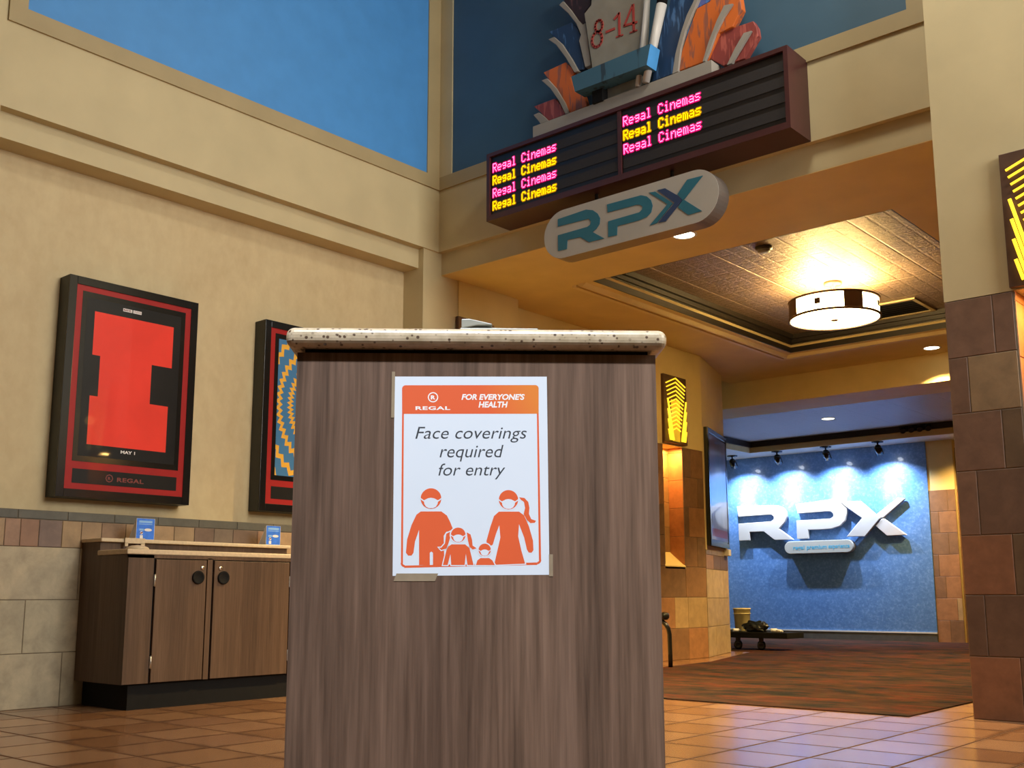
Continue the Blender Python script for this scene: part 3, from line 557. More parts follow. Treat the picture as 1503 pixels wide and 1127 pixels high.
# far right pier, its long face turned almost along the sight line
FE = Frame((-5.240, 15.765, 0), (-.163, .987, 0))
bm = B(); FE.box(bm, 0, .06, Z0, 2.9, -.3, 0); FE.box(bm, .52, 1.6, Z0, 2.9, -.3, 0); FE.box(bm, .06, .52, Z0, .94, -.3, 0); FE.box(bm, .06, .52, 2.13, 2.9, -.3, 0); FE.box(bm, .06, .52, .94, 2.13, -.3, -.17); struct('wall_far_pier', bm, 'soffit')
tiles('trim_23', Frame(FE.p(0, 0, 0), FE.u), [(Z0 + .31 * k, Z0 + .31 * (k + 1), [(0, .06, O1), (.06, .52, O2)] if k < 3 else [(0, .058, O1)]) for k in range(7)])
bm = B(); box(bm, -6.5, 3.2, 17.6, 17.8, Z0, 3.6); box(bm, -9.6, 3.2, 15.9, 17.8, 2.9, 3.1); struct('wall_far_end', bm, 'soffit')
bm = B()
for (a, b, c, d) in ((-9.2, 2.8, -.2, 6.3), (5.8, 18, -.2, 6.3), (2.8, 5.8, -.2, 2.5), (2.8, 5.8, 5.5, 6.3)): box(bm, 3.2, 3.4, a, b, c, d)
struct('wall_right', bm, 'cream')
bm = B()
for y in (2.8, 3.8, 4.77, 5.74): box(bm, 3.26, 3.34, y, y + .06, 2.5, 5.5)
for z in (2.5, 3.95, 5.44): box(bm, 3.26, 3.34, 2.8, 5.8, z, z + .06)
struct('window_1', bm, 'darkmetal')
bm = B(); box(bm, -6.75, 3.4, -9.4, -9.2, -.2, 6.3); struct('wall_rear', bm, 'basetile')
bm = B(); box(bm, -6.75, 3.4, -9.4, 6.42, 6.3, 6.5); struct('ceiling_lobby', bm, 'whitetrim')

# ================================================================== PODIUM
tP, nP, PP = Vector((.7254, .6884, 0)), Vector((.6884, -.7254, 0)), Vector((-1.0209, 1.0757, 0))
rzP = math.atan2(tP.y, tP.x)
ctr = PP + tP * .0132 - nP * .23
pod = thing('podium', 'tall brown woodgrain podium with a speckled cream top and a notice taped to its front', 'podium', (ctr.x, ctr.y, 0), rzP)
FPd = Frame(PP, tP)
bm = B(); FPd.box(bm, -.242, .2685, 0.0, .978, -.46, 0); obj('body', bm, 'wood', pod)
bm = B(); FPd.box(bm, -.232, .2585, .974, .984, -.45, -.006); obj('shadow_line_strip', bm, 'black', pod)  # matte black strip drawn in as the countertop's shadow line
bm = B(); FPd.box(bm, -.2575, .284, .984, 1.0125, -.475, .016); obj('countertop', bm, 'speckle', pod, bev=.012)
for mo in [m for m in SC.objects if m.name == 'countertop'][0].modifiers: mo.segments = 5
# ---- the notice
def sh(x, y):     # design sheet 888 x 1127 -> metres on the page, page corners (62..837, 41..1035)
    k = (y - 41) / 994.; L = 68 - 13 * k; R = 826 + 22 * k
    T_ = 40 + 2 * (x - 60) / 780.; Bt = 1038 - 6 * (x - 60) / 780.
    return ((x - L) / (R - L) * .2159 - .10795, .1397 - (y - T_) / (Bt - T_) * .2794)
pc = FPd.p(.0048, .805, .0)
FS = Frame(pc, tP + Vector((0, 0, .006)), Vector((0, 0, 1)) - tP * .006); FS.k = .16
sg = thing('notice_sheet', 'white and orange face covering notice taped to the podium front', 'sign', tuple(FPd.p(.0048, .665, 0)), rzP)
bm = B(); FS.slab(bm, [(-.108, -.1397), (.108, -.1397), (.108, .1397), (-.108, .1397)], .0001, .0010); obj('paper_sheet', bm, 'paper', sg)
def S_(pts): return [sh(*p) for p in pts]
def arc(cx, cy, r, a0, a1, n=6): return [(cx + r * math.cos(math.radians(a0 + (a1 - a0) * k / n)), cy - r * math.sin(math.radians(a0 + (a1 - a0) * k / n))) for k in range(n + 1)]
bm = B()
FS.poly(bm, S_([(104, 232), (104, 105)] + arc(122, 103, 18, 180, 90) + arc(768, 103, 18, 90, 0) + [(787, 232)]), .0012)
obj('header_block', bm, 'orange_grad', sg)
bm = B()
FS.poly(bm, S_([(104, 228), (113, 228), (107, 975), (97, 975)]), .0012); FS.poly(bm, S_([(778, 228), (787, 228), (805, 960), (794, 960)]), .0012)
FS.poly(bm, S_([(112, 988), (784, 972), (786, 984), (114, 999)]), .0012)
for (cx, cy, a0) in ((116, 975, 180), (785, 960, 270)):
    A = arc(cx, cy, 21, a0, a0 + 90); Bq = arc(cx, cy, 10, a0, a0 + 90)
    for i in range(6): FS.poly(bm, S_([A[i], A[i + 1], Bq[i + 1], Bq[i]]), .00125)
obj('border', bm, 'orangeink', sg)
def stext(bm, s, x0, x1, yt, yb, shear=0.0, off=0.0, fr=FS, c=.0014, space=1.0):
    a = sh(x0, (yt + yb) / 2); b = sh(x1, (yt + yb) / 2); t = sh((x0 + x1) / 2, yt); u = sh((x0 + x1) / 2, yb)
    fr.text(bm, text2d(s, b[0] - a[0], t[1] - u[1], shear, off, (a[0] + b[0]) / 2, (t[1] + u[1]) / 2, space), c)
bm = B(); stext(bm, "FOR EVERYONE'S", 400, 716, 130, 161, .2, .035); stext(bm, "HEALTH", 485, 632, 169, 200, .2, .035); stext(bm, 'REGAL', 171, 344, 193, 212, 0, .03, space=1.1)
a = sh(258, 147); FS.ring(bm, a[0], a[1], .0058, .0073, .0014); stext(bm, 'R', 247, 270, 137, 158, 0, .05)
obj('header_lettering', bm, 'white', sg)
bm = B(); stext(bm, 'Face coverings', 170, 728, 298, 378, .24, -.003); stext(bm, 'required', 291, 612, 390, 473, .24, -.003); stext(bm, 'for entry', 285, 621, 483, 563, .24, -.003)
obj('main_lettering', bm, 'textink', sg)
def head(bo, bw, cx, cy, r, c):
    A = sh(cx, cy); R = r * .2159 / 782
    FS.disc(bo, A[0], A[1], R, c, 32); k = r / 50.
    def q(x, y): return sh(cx + x * k, cy + y * k)
    band_ = [(-56, -4), (-34, 12), (-14, 2), (0, 0), (14, 2), (34, 12), (56, -4)]
    for (x0, y0), (x1, y1) in zip(band_, band_[1:]): FS.poly(bw, [q(x0, y0 - 3.5), q(x1, y1 - 3.5), q(x1, y1 + 3.5), q(x0, y0 + 3.5)], c + .00012)
    FS.poly(bw, [q(*p) for p in [(-34, 10), (-14, 2), (0, 0), (14, 2), (34, 10), (32, 26), (24, 39), (10, 46), (-10, 46), (-24, 39), (-32, 26)]], c + .0001)
def grow(pts, e):
    n = len(pts); out = []
    ar = sum(pts[i][0] * pts[(i + 1) % n][1] - pts[(i + 1) % n][0] * pts[i][1] for i in range(n)); s = 1 if ar > 0 else -1
    for i in range(n):
        (ax, ay), (bx, by), (cx, cy) = pts[i - 1], pts[i], pts[(i + 1) % n]
        n1 = Vector((by - ay, ax - bx)).normalized(); n2 = Vector((cy - by, bx - cx)).normalized(); m = (n1 + n2)
        m = m.normalized() * (e / max(.5, m.normalized().dot(n1))) if m.length > 1e-6 else n1 * e
        out.append((bx + s * m.x, by + s * m.y))
    return out
man = [(197, 722), (300, 722), (328, 742), (345, 775), (357, 805), (352, 818), (325, 822), (312, 842), (316, 985), (258, 985), (258, 925), (250, 919), (242, 925), (242, 985), (188, 985), (188, 812), (168, 870), (160, 925), (150, 939), (133, 939), (122, 925), (128, 860), (150, 790), (175, 738)]
woman = [(590, 723), (692, 723), (718, 742), (742, 795), (763, 865), (766, 912), (756, 925), (742, 924), (733, 910), (718, 850), (692, 785), (688, 845), (705, 915), (724, 978), (567, 984), (583, 915), (598, 850), (592, 790), (575, 835), (560, 885), (548, 892), (528, 880), (528, 865), (548, 795), (565, 745)]
girl = [(352, 884), (420, 884), (442, 902), (463, 985), (432, 985), (424, 930), (418, 985), (350, 985), (346, 932), (332, 985), (308, 985), (326, 912), (336, 894)]
baby = [(475, 985), (482, 962), (498, 951), (542, 951), (558, 962), (571, 985)]
def picto(name, bods, hd, c, out=True):
    bo, bw = B(), B()
    for b_ in bods:
        if out: FS.poly(bw, S_(grow(b_, 5)), c - .00008)
        FS.poly(bo, S_(b_), c)
    if out:
        A = sh(hd[0], hd[1]); FS.disc(bw, A[0], A[1], (hd[2] + 6) * .2159 / 782, c + .0001, 28)
    head(bo, bw, hd[0], hd[1], hd[2], c + .0002)
    p = obj(name, bo, 'orangeink', sg); obj('mask_print', bw, 'paper', p)
picto('adult_pictogram', [man], (248, 658, 52), .0014, False)
pony = [(692, 652), (718, 655), (738, 675), (744, 705), (742, 735), (754, 760), (778, 768), (772, 778), (750, 780), (732, 765), (715, 735), (722, 705), (716, 675), (700, 664)]
picto('adult_pictogram', [pony, woman], (638, 664, 49), .0014)
picto('child_pictogram', [[(345, 822), (325, 832), (318, 880), (300, 900), (288, 900), (300, 912), (325, 905), (336, 880), (345, 850)], [(428, 825), (447, 835), (455, 862), (458, 890), (478, 903), (458, 910), (442, 895), (434, 865)], girl], (385, 838, 37), .0018)
picto('child_pictogram', [baby], (519, 911, 31), .0022)
for i, (a0, a1, b0, b1, sk) in enumerate([(-.101, -.040, .6575, .668, .004), (.113, .1185, .664, .694, .0), (-.108, -.1035, .885, .951, 0)]):
    bm = B(); FPd.slab(bm, [(a0, b0), (a1 - sk, b0), (a1, b1), (a0 + sk, b1)], .0002, .0005)
    tag(obj('tape_strip', bm, 'tape'), ['yellowed clear tape strip under the lower left corner of the notice', 'clear tape strip along the lower right edge of the notice', 'clear tape strip along the upper left edge of the notice'][i], 'tape', 'tape strips round the notice')
# clipboard lying on the podium top
zc = 1.0125
cb = thing('clipboard', 'grey clipboard with a raised clip lying on the podium top', 'clipboard', tuple(FPd.p(.05, zc, -.20)), rzP)
FC = Frame(FPd.p(0, 0, 0), tP)
bm = B(); FC.box(bm, -.012, .100, zc, zc + .0035, -.30, .0); obj('board', bm, 'grey', cb, bev=.001)
bm = B(); FC.slab(bm, [(-.006, zc + .003), (.096, zc + .003), (.096, zc + .0055), (.05, zc + .0065), (-.006, zc + .009)], -.28, -.012); obj('paper_stack', bm, 'grey', cb)
bm = B(); FC.slab(bm, [(-.010, zc + .0035), (.012, zc + .008), (.034, zc + .0085), (.034, zc + .0105), (.018, zc + .014), (.002, zc + .0175), (-.010, zc + .017)], -.06, -.002)
obj('clip', bm, 'grey', cb, bev=.001)

# ================================================================== CABINET
cab = thing('condiment_cabinet', 'long brown laminate base cabinet with a raised back shelf, standing against the tiled wall', 'cabinet', (-5.95, 3.84, 0))
bm = B(); prism(bm, [(-6.235, .144), (-5.70, .144), (-5.70, .874), (-6.02, .874), (-6.02, .957), (-6.235, .957)], lambda p: Vector((p[0], 3.181, p[1])), lambda p: Vector((p[0], 4.54, p[1])))
obj('body', bm, 'cabwood', cab)
bm = B(); box(bm, -6.23, -5.715, 3.235, 4.50, 0, .146); obj('toe_kick', bm, 'black', cab)
bm = B(); box(bm, -6.035, -5.688, 3.172, 4.55, .876, .906, .006); obj('counter', bm, 'beigetop', cab)
bm = B(); box(bm, -6.236, -5.992, 3.172, 4.55, .957, .979, .005); obj('raised_shelf', bm, 'beigetop', cab)
fx = -5.70
bm = B(); box(bm, fx - .002, fx + .004, 3.345, 4.318, .144, .860); obj('door_gap_panel', bm, 'black', cab)
bm = B(); box(bm, fx - .002, fx + .014, 3.702, 3.736, .146, .862); box(bm, fx - .002, fx + .014, 3.181, 3.342, .146, .874); box(bm, fx - .002, fx + .014, 4.322, 4.54, .146, .874); box(bm, fx - .002, fx + .014, 3.181, 4.54, .856, .875); obj('face_frame', bm, 'cabwood', cab)
for (y0, y1, kn, hy) in ((3.354, 3.691, 3.633, 3.349), (3.747, 4.310, 3.810, 4.316)):
    bm = B(); box(bm, fx, fx + .020, y0, y1, .148, .850, .002); d = obj('door', bm, 'cabwood', cab)
    Tk = Matrix.Translation((fx + .020, kn, .748)) @ Matrix.Rotation(PI / 2, 4, 'Y')
    bm = B(); lathe(bm, [(0, 0), (.036, 0), (.040, .004), (.040, .010), (.034, .012), (.028, .008), (0, .007)], T=Tk, seg=32); obj('knob', bm, 'black', d)
    Tk = Matrix.Translation((fx + .020, kn + (.030 if kn < 3.7 else -.022), .806)) @ Matrix.Rotation(PI / 2, 4, 'Y')
    bm = B(); lathe(bm, [(0, 0), (.012, 0), (.012, .003), (.010, .005), (0, .005)], T=Tk, seg=20); obj('lock', bm, 'chrome', d)
    for hz in (.728, .262):
        bm = B(); box(bm, fx + .008, fx + .0225, hy - .006, hy + .006, hz - .034, hz + .034, .002); tube(bm, [(fx + .022, hy, hz - .036), (fx + .022, hy, hz + .036)], .004, 10); obj('hinge', bm, 'chrome', d)
# tent cards on the raised shelf
def tent(y0, y1, rz, label):
    zt = .979; dep, h = .085, .132
    cx = -6.075; cy = (y0 + y1) / 2; w = y1 - y0
    t = thing('tent_card', label, 'table card', (cx, cy, zt), rz, 'blue tent cards on the cabinet shelf')
    Mx = WM[t.name]
    def P(x, y, z): return Mx @ Vector((x, y, z))
    bm = B()
    for (xb, xt_, th) in ((.036, .036, -.002), (-.048, .032, .002)):
        A = [P(xb, -w / 2, 0), P(xb, w / 2, 0), P(xt_, w / 2, h), P(xt_, -w / 2, h)]; Bq = [P(xb + th, -w / 2, 0), P(xb + th, w / 2, 0), P(xt_ + th, w / 2, h), P(xt_ + th, -w / 2, h)]
        a = [bm.verts.new(p) for p in A]; b = [bm.verts.new(p) for p in Bq]
        bm.faces.new(a); bm.faces.new(b[::-1])
        for k in range(4): bm.faces.new([a[k], b[k], b[(k + 1) % 4], a[(k + 1) % 4]])
    box(bm, .031, .036, -w / 2, w / 2, h - .002, h, T=Mx); box(bm, -.048, .036, -w / 2, w / 2, 0, .0015, T=Mx)
    quad(bm, [P(-.048, -w / 2 + .002, 0), P(.036, -w / 2 + .002, 0), P(.036, -w / 2 + .002, h), P(.032, -w / 2 + .002, h)])
    c = obj('card', bm, 'whitecard', t)
    uu = Mx.to_3x3() @ Vector((0, 1, 0)); vv = (P(.036, 0, h) - P(.036, 0, 0)).normalized()
    fr = Frame(P(.036, 0, 0), uu, vv); H = h
    bm = B(); fr.box(bm, -w / 2 + .002, w / 2 - .002, .004, H - .002, .0002, .0006); pr = obj('printed_face', bm, 'bluecard', t)
    bm = B(); fr.box(bm, -.045, .045, H - .028, H - .014, .0008, .001); fr.box(bm, -.045, .045, H - .038, H - .034, .0008, .001); obj('print_block', bm, 'lightblue', pr)
    bm = B(); fr.box(bm, -.042, -.012, .056, .068, .0008, .001); obj('print_block', bm, 'lightblue', pr)
    bm = B(); fr.box(bm, -.036, -.016, .008, .028, .0008, .001); obj('print_block', bm, 'white', pr)
    bm = B(); fr.disc(bm, .018, .062, .026, .001, 24, .009); fr.disc(bm, -.026, .042, .010, .001, 20); obj('print_block', bm, 'white', pr)
    bm = B(); fr.slab(bm, [(-.034, .036), (-.018, .042), (-.019, .049), (-.035, .043)], .0012, .0014); obj('print_block', bm, 'dullred', pr)
tent(3.415, 3.54, .02, 'blue and white tent card on the cabinet shelf under the red and black poster')
tent(4.375, 4.495, .02, 'blue and white tent card on the cabinet shelf beside the podium edge')
bm = B(); box(bm, -6.03, -5.98, 3.315, 3.445, .980, .984); box(bm, -5.985, -5.978, 3.315, 3.445, .952, .984); box(bm, -5.985, -5.978, 3.315, 3.335, .934, .954); box(bm, -5.985, -5.978, 3.420, 3.445, .934, .954)
tag(obj('paper_napkin', bm, 'beigetop'), 'beige folded napkin hanging over the shelf edge below the blue tent card', 'napkin')
bm = B(); lathe(bm, [(0, 0), (.06, 0), (.068, .006), (.060, .016), (.035, .026), (0, .030)], (-5.86, 3.33, .9075), 40)
tag(obj('dish_cover', bm, 'beigetop'), 'low rounded beige cover on the cabinet counter below the napkin', 'lid')

# ================================================================== POSTERS
def poster_case(name, fr, w, h, label, kind, d=.13, grp=None):
    t = thing(name, label, 'poster', tuple(fr.p(w / 2, 0, d / 2)), math.atan2(fr.u.y, fr.u.x), grp)
    bm = B(); fr.box(bm, 0, w, 0, h, 0, d - .012); obj('case', bm, 'case', t, bev=.002)
    f = Frame(fr.p(0, 0, d), fr.u)
    bm = B(); e = .052
    for (a0, a1, b0, b1) in ((0, e, 0, h), (w - e, w, 0, h), (e, w - e, 0, e), (e, w - e, h - e, h)): f.box(bm, a0, a1, b0, b1, -.012, 0)
    obj('front_frame', bm, 'gloss_black', t, bev=.0015)
    bm = B(); f.box(bm, e, w - e, e, h - e, -.011, -.006); obj('mat_board', bm, 'red' if kind != 'dark' else 'gloss_black', t)
    if kind == 'dark':
        bm = B(); f.box(bm, e + .01, w - e - .01, e + .02, h - e - .02, -.006, -.004); p = obj('printed_sheet', bm, 'darkart', t)
        bm = B(); f.box(bm, e + .04, w - e - .04, .11, .20, -.004, -.0035); obj('print_block', bm, 'dullred', p)
        return t
    py0, px0 = .262, .126
    bm = B(); f.box(bm, px0 - .033, w - px0 + .033, py0 - .036, h - .088, -.006, -.0045); obj('inner_border', bm, 'gloss_black', t)
    bm = B(); f.box(bm, px0, w - px0, py0, h - .125, -.0045, -.0038); p = obj('printed_sheet', bm, 'artblack' if kind == 'red' else 'zig', t)
    bm = B(); f.box(bm, .10, w - .10, .09, .18, -.006, -.0045); pl = obj('name_plate', bm, 'artblack', t)
    bm = B(); f.ring(bm, .345, .135, .020, .026, -.0042, 8); f.text(bm, text2d('R', .018, .018, 0, .04, .345, .135), -.0042); obj('emblem', bm, 'dullred', pl); bm = B(); f.text(bm, text2d('REGAL', .185, .028, 0, .03, .49, .131, 1.1), -.0042); obj('lettering', bm, 'dullred', pl)
    pw, ph = w - 2 * px0, h - .125 - py0
    def q(x, y): return (px0 + x * pw, h - .125 - y * ph)
    if kind == 'red':
        bm = B()   # plain red blocks
        for (x0, x1, y0, y1) in ((.08, .92, .08, .36), (.16, .70, .36, .62), (.08, .90, .62, .925)):
            f.poly(bm, [q(x0, y0), q(x1, y0), q(x1, y1), q(x0, y1)], -.0035)
        obj('red_artwork', bm, 'artred', p)
        bm = B(); a = q(.5, .952); f.text(bm, text2d('MAY 1', .10, .020, 0, .03, a[0], a[1]), -.0033); obj('lettering', bm, 'white', p); bm = B()
        f.poly(bm, [q(.47, .022), q(.56, .022), q(.56, .042), q(.47, .042)], -.0034); f.poly(bm, [q(.365, .022), q(.46, .022), q(.46, .042), q(.365, .042)], -.0036)
        obj('logo_plate', bm, 'white', p)
        bm = B(); a = q(.412, .032); f.text(bm, text2d('MARVEL', .056, .014, 0, .03, a[0], a[1]), -.0031); a = q(.515, .032); f.text(bm, text2d('STUDIOS', .054, .012, 0, .01, a[0], a[1]), -.0031); obj('lettering', bm, 'dullred', p)
    else:
        bm = B(); a = q(.37, .90); f.text(bm, text2d('0', .042, .075, 0, .05, a[0], a[1]), -.003); obj('lettering', bm, 'yellow', p)
        bm = B(); a = q(.37, .90); f.text(bm, text2d('0', .054, .086, 0, .09, a[0], a[1]), -.0033); obj('lettering', bm, 'gloss_black', p)
    return t
FL = Frame((-6.46, 3.034, 1.238), (0, 1, 0)); poster_case('framed_poster', FL, .921, 1.40, 'framed poster of plain red blocks on black, hanging over the cabinet end', 'red', grp='framed posters on the plaster wall')
FL = Frame((-6.46, 4.518, 1.238), (0, 1, 0)); poster_case('framed_poster', FL, .921, 1.40, 'framed poster of blue and yellow zigzag rings, half hidden behind the podium', 'zig', grp='framed posters on the plaster wall')
FL = Frame(FA.p(.06, 1.185, 0.001), ang); poster_case('framed_poster', FL, 1.03, 1.34, 'dark glossy framed poster on the angled wall next to the blue lit wall', 'dark', d=.05)
bm = B(); f_ = Frame(FA.p(0, 0, 0), ang); f_.box(bm, .98, 1.12, 1.10, 1.175, .001, .06); tag(obj('wall_box', bm, 'whitetrim', bev=.004), 'small cream box on the tiled wall below the dark poster', 'wall fixture')
# ================================================================== DISPLAY BOARD
YB = 5.882
ld = thing('message_board', 'long maroon electronic message board with pink and yellow lettering, mounted over the passage', 'sign', (-4.1, 6.02, 3.529))
X0, X1, BZ0, BZ1 = -5.394, -2.807, 3.529, 4.087
bm = B(); box(bm, X0, X1, YB + .028, 6.165, BZ0, BZ1)
e = .03
for (a, b, c, d) in ((X0, X0 + e, BZ0, BZ1), (X1 - e, X1, BZ0, BZ1), (X0 + e, X1 - e, BZ0, BZ0 + .045), (X0 + e, X1 - e, BZ1 - e, BZ1)): box(bm, a, b, YB, YB + .028, c, d)
obj('housing', bm, 'maroon', ld)
Fb = Frame((0, YB + .0275, 0), (1, 0, 0))
for (a, b) in ((X0 + .031, -4.135), (-4.105, X1 - .031)):
    bm = B(); Fb.box(bm, a, b, BZ0 + .046, BZ1 - .031, 0, .006); pn = obj('display_panel', bm, 'ledglass', ld)
    for z in (3.965, 3.860, 3.755, 3.650):
        bm = B(); Fb.box(bm, a + .012, b - .006, z - .036, z + .036, .006, .010); obj('led_strip', bm, 'ledstrip', pn)
bm = B(); Fb.box(bm, -4.134, -4.106, BZ0 + .046, BZ1 - .031, 0, .02); obj('divider', bm, 'maroon', ld)
G = {'R': '1111010001100011111010100100101000 1', 'e': '00000000000111010001111111000001110', 'g': '00000000000111110001011110000101110', 'a': '00000000000111000001011111000101111',
     'l': '01100001000010000100001000010001110', 'C': '01110100011000010000100001000101110', 'i': '00100000000110000100001000010001110', 'n': '00000000001011011001100011000110001',
     'm': '00000000001101010101101011010110101', 's': '00000000000111110000011100000111110'}
G['R'] = '11110' '10001' '10001' '11110' '10100' '10010' '10001'
def led(x0, zc, w, h, core, glow):
    for i0, word in ((0, 'Regal'), (6, 'Cinemas')): led_word(x0, zc, w, h, core, glow, i0, word)
def led_word(x0, zc, w, h, core, glow, i0, word):
    bc, bg = B(), B(); px, pz = w / 77., h / 7.
    for i, ch in enumerate(word, i0):
        for r in range(7):
            for c in range(5):
                if G[ch][r * 5 + c] == '1':
                    x = x0 + (i * 6 + c + .5) * px; z = zc + h / 2 - (r + .5) * pz
                    Fb.disc(bc, x, z, px * .52, .0135, 8, pz * .40); Fb.disc(bg, x, z, px * 1.6, .0115, 10, pz * 1.15)  # larger emissive discs imitate the glow halo round each lit dot
    p = obj('led_lettering', bc, core, ld); obj('led_halo', bg, glow, p)
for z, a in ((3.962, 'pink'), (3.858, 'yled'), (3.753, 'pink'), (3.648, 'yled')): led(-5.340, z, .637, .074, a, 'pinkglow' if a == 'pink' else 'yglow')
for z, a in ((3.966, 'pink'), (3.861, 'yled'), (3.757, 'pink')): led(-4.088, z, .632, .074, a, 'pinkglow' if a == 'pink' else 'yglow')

# ================================================================== PILL SIGN
ps = thing('hanging_sign', 'rounded grey white RPX sign hanging under the message board', 'sign', (-4.08, 5.97, 3.08))
Fq = Frame((0, 5.9, 0), (1, 0, 0))
zc_, rr_, xa, xb = 3.262, .1845, -4.64, -3.527
pill = [(xb + rr_ * math.cos(a), zc_ + rr_ * math.sin(a)) for a in [(-90 + 180 * k / 20) * PI / 180 for k in range(21)]] + [(xa + rr_ * math.cos(a), zc_ + rr_ * math.sin(a)) for a in [(90 + 180 * k / 20) * PI / 180 for k in range(21)]]
bm = B(); Fq.slab(bm, pill, -.135, -.004); obj('sign_body', bm, 'signside', ps)
bm = B(); Fq.slab(bm, pill, -.004, 0); obj('sign_face', bm, 'signface', ps)
for k, m_ in (('PR', 'teal'), ('PP', 'teal'), ('PX1', 'teal'), ('PX2', 'navy'), ('PX3', 'teal'), ('PX4', 'teal')):
    bm = B(); Fq.slab(bm, D[k], .0005, .004 if k != 'PX2' else .005); obj('letter' if k in ('PR', 'PP') else 'letter_stroke', bm, m_, ps)
for x in (-4.4, -3.75):
    bm = B(); tube(bm, [(x, 5.99, 3.43), (x, 5.99, 3.5285)], .014, 12); obj('hanger', bm, 'darkmetal', ps)

# ================================================================== SCULPTED CREST
cr = thing('painted_crest', 'painted crest of coloured fins round a stone slab numbered 8-14, standing on the message board', 'sign', (-4.15, 6.0, 4.087))
def fin(name, key, y, th, m_, bev=.004):
    f = Frame((0, y, 0), (1, 0, 0)); bm = B(); f.slab(bm, D[key], -th, 0); return obj(name, bm, m_, cr, bev=bev)
YS = 5.97
bm = B(); box(bm, -4.945, -3.375, 5.92, 6.07, 4.087, 4.198); obj('plinth', bm, 's_grey', cr)
fin('slab', 'SLAB', YS, .09, 's_slab')
for k, m_ in (('F1', 's_dark'), ('F2', 's_blue'), ('F3', 's_orange'), ('F4', 's_red')): fin('fin', k, YS + .04, .045, m_)
for k in ('E1', 'E2', 'E3', 'E4'): fin('fin_edge', k, YS + .02, .08, 's_grey')
fin('fin', 'G1', YS + .02, .05, 's_blue'); fin('fin_edge', 'H1', YS, .04, 's_grey', .002); fin('fin', 'G1b', YS + .03, .05, 's_violet')
fin('fin', 'G2', YS + .02, .06, 's_orange'); fin('fin_edge', 'H2', YS, .03, 's_grey', .002)
fin('fin', 'G3', YS + .04, .05, 's_red'); fin('fin_edge', 'H3', YS + .02, .03, 's_grey', .002)
f = Frame((0, YS, 0), (1, 0, 0)); bm = B()
for k in ('N8a', 'N8b'): f.stroke(bm, D[k], .018, .0, .006)
f.stroke(bm, D['Nd'], .018, 0, .006)
n1, n4 = D['N1'], D['N4']; f.stroke(bm, n1[:3], .018, 0, .006); f.stroke(bm, n1[3:], .010, 0, .006); f.stroke(bm, n4[:3], .016, 0, .006); f.stroke(bm, n4[3:5], .018, 0, .006); f.stroke(bm, n4[5:], .010, 0, .006)
obj('numerals', bm, 's_redline', cr)
f = Frame((0, 5.82, 0), (1, 0, 0)); bm = B(); f.slab(bm, D['BAR'], -.12, 0)
for fc in bm.faces:
    if all(abs(v.co.x + 3.8) < .06 for v in fc.verts): fc.material_index = 1
obj('crossbar', bm, ['s_sky', 's_bright'], cr)
bm = B(); box(bm, -4.36, -4.27, 5.90, 5.968, 4.19, 4.30); obj('crossbar_shade_block', bm, 'black', cr)  # black block stands in for the shade under the crossbar
bm = B(); tube(bm, [(a, 5.925, b) for a, b in D['C1']], .021, 16); obj('column', bm, 's_white', cr)
c2 = D['C2']; bm = B(); tube(bm, [(c2[2][0], 5.91, c2[2][1]), (c2[1][0], 5.91, c2[1][1] - .01)], [.026, .037], 18); cp_ = obj('column', bm, 's_white', cr)
bm = B(); tube(bm, [(c2[1][0], 5.91, c2[1][1] - .01), (c2[0][0], 5.91, c2[0][1])], .038, 18); obj('column_cap', bm, 'black', cp_)

# ================================================================== FAR WALL LETTERING
fl = thing('wall_lettering', 'large white RPX letters standing off the spotlit blue wall', 'sign', (-7.25, 15.6, 1.27))
Fw = Frame((0, 15.60, 0), (1, 0, 0))
for k, nm in (('WR', 'letter'), ('WP', 'letter')):
    bm = B(); Fw.slab(bm, D[k], -.05, 0); obj(nm, bm, 'letterface', fl, bev=.006)
for k, dd in (('WX2', -.012), ('WX1', 0), ('WX3', -.006)):
    f = Frame((0, 15.60 - dd - .012 * (k == 'WX1'), 0), (1, 0, 0)); bm = B(); f.slab(bm, D[k], -.05, 0); obj('letter_stroke', bm, 'letterface', fl, bev=.008)
for x, z in ((-8.53, 1.54), (-7.66, 1.54), (-6.5, 1.62)):
    bm = B(); tube(bm, [(x, 15.645, z), (x, 15.68, z)], .012, 10); obj('standoff', bm, 'darkmetal', fl)
Fp = Frame((0, 15.57, 0), (1, 0, 0)); q = D['PLQ']; xs = [p[0] for p in q]; zs_ = [p[1] for p in q]
x0, x1, z0, z1 = min(xs), max(xs), min(zs_), max(zs_); r_ = (z1 - z0) / 2; zm = (z0 + z1) / 2
pl_ = [(x1 - r_ + r_ * math.cos(a), zm + r_ * math.sin(a)) for a in [(-90 + 15 * k) * PI / 180 for k in range(13)]] + [(x0 + r_ + r_ * math.cos(a), zm + r_ * math.sin(a)) for a in [(90 + 15 * k) * PI / 180 for k in range(13)]]
bm = B(); Fp.slab(bm, pl_, -.105, 0); pq = obj('plaque', bm, 'plaqueface', fl, bev=.006)
for wd, xc, ww, hh, dz in (('regal', -7.635, .19, .085, -.012), ('premium', -7.335, .33, .085, -.012), ('experience', -6.975, .34, .085, -.008)):
    bm = B(); Fp.text(bm, text2d(wd, ww, hh, 0, .015, xc, zm + dz), .002); obj('lettering', bm, 'cyan', pq)

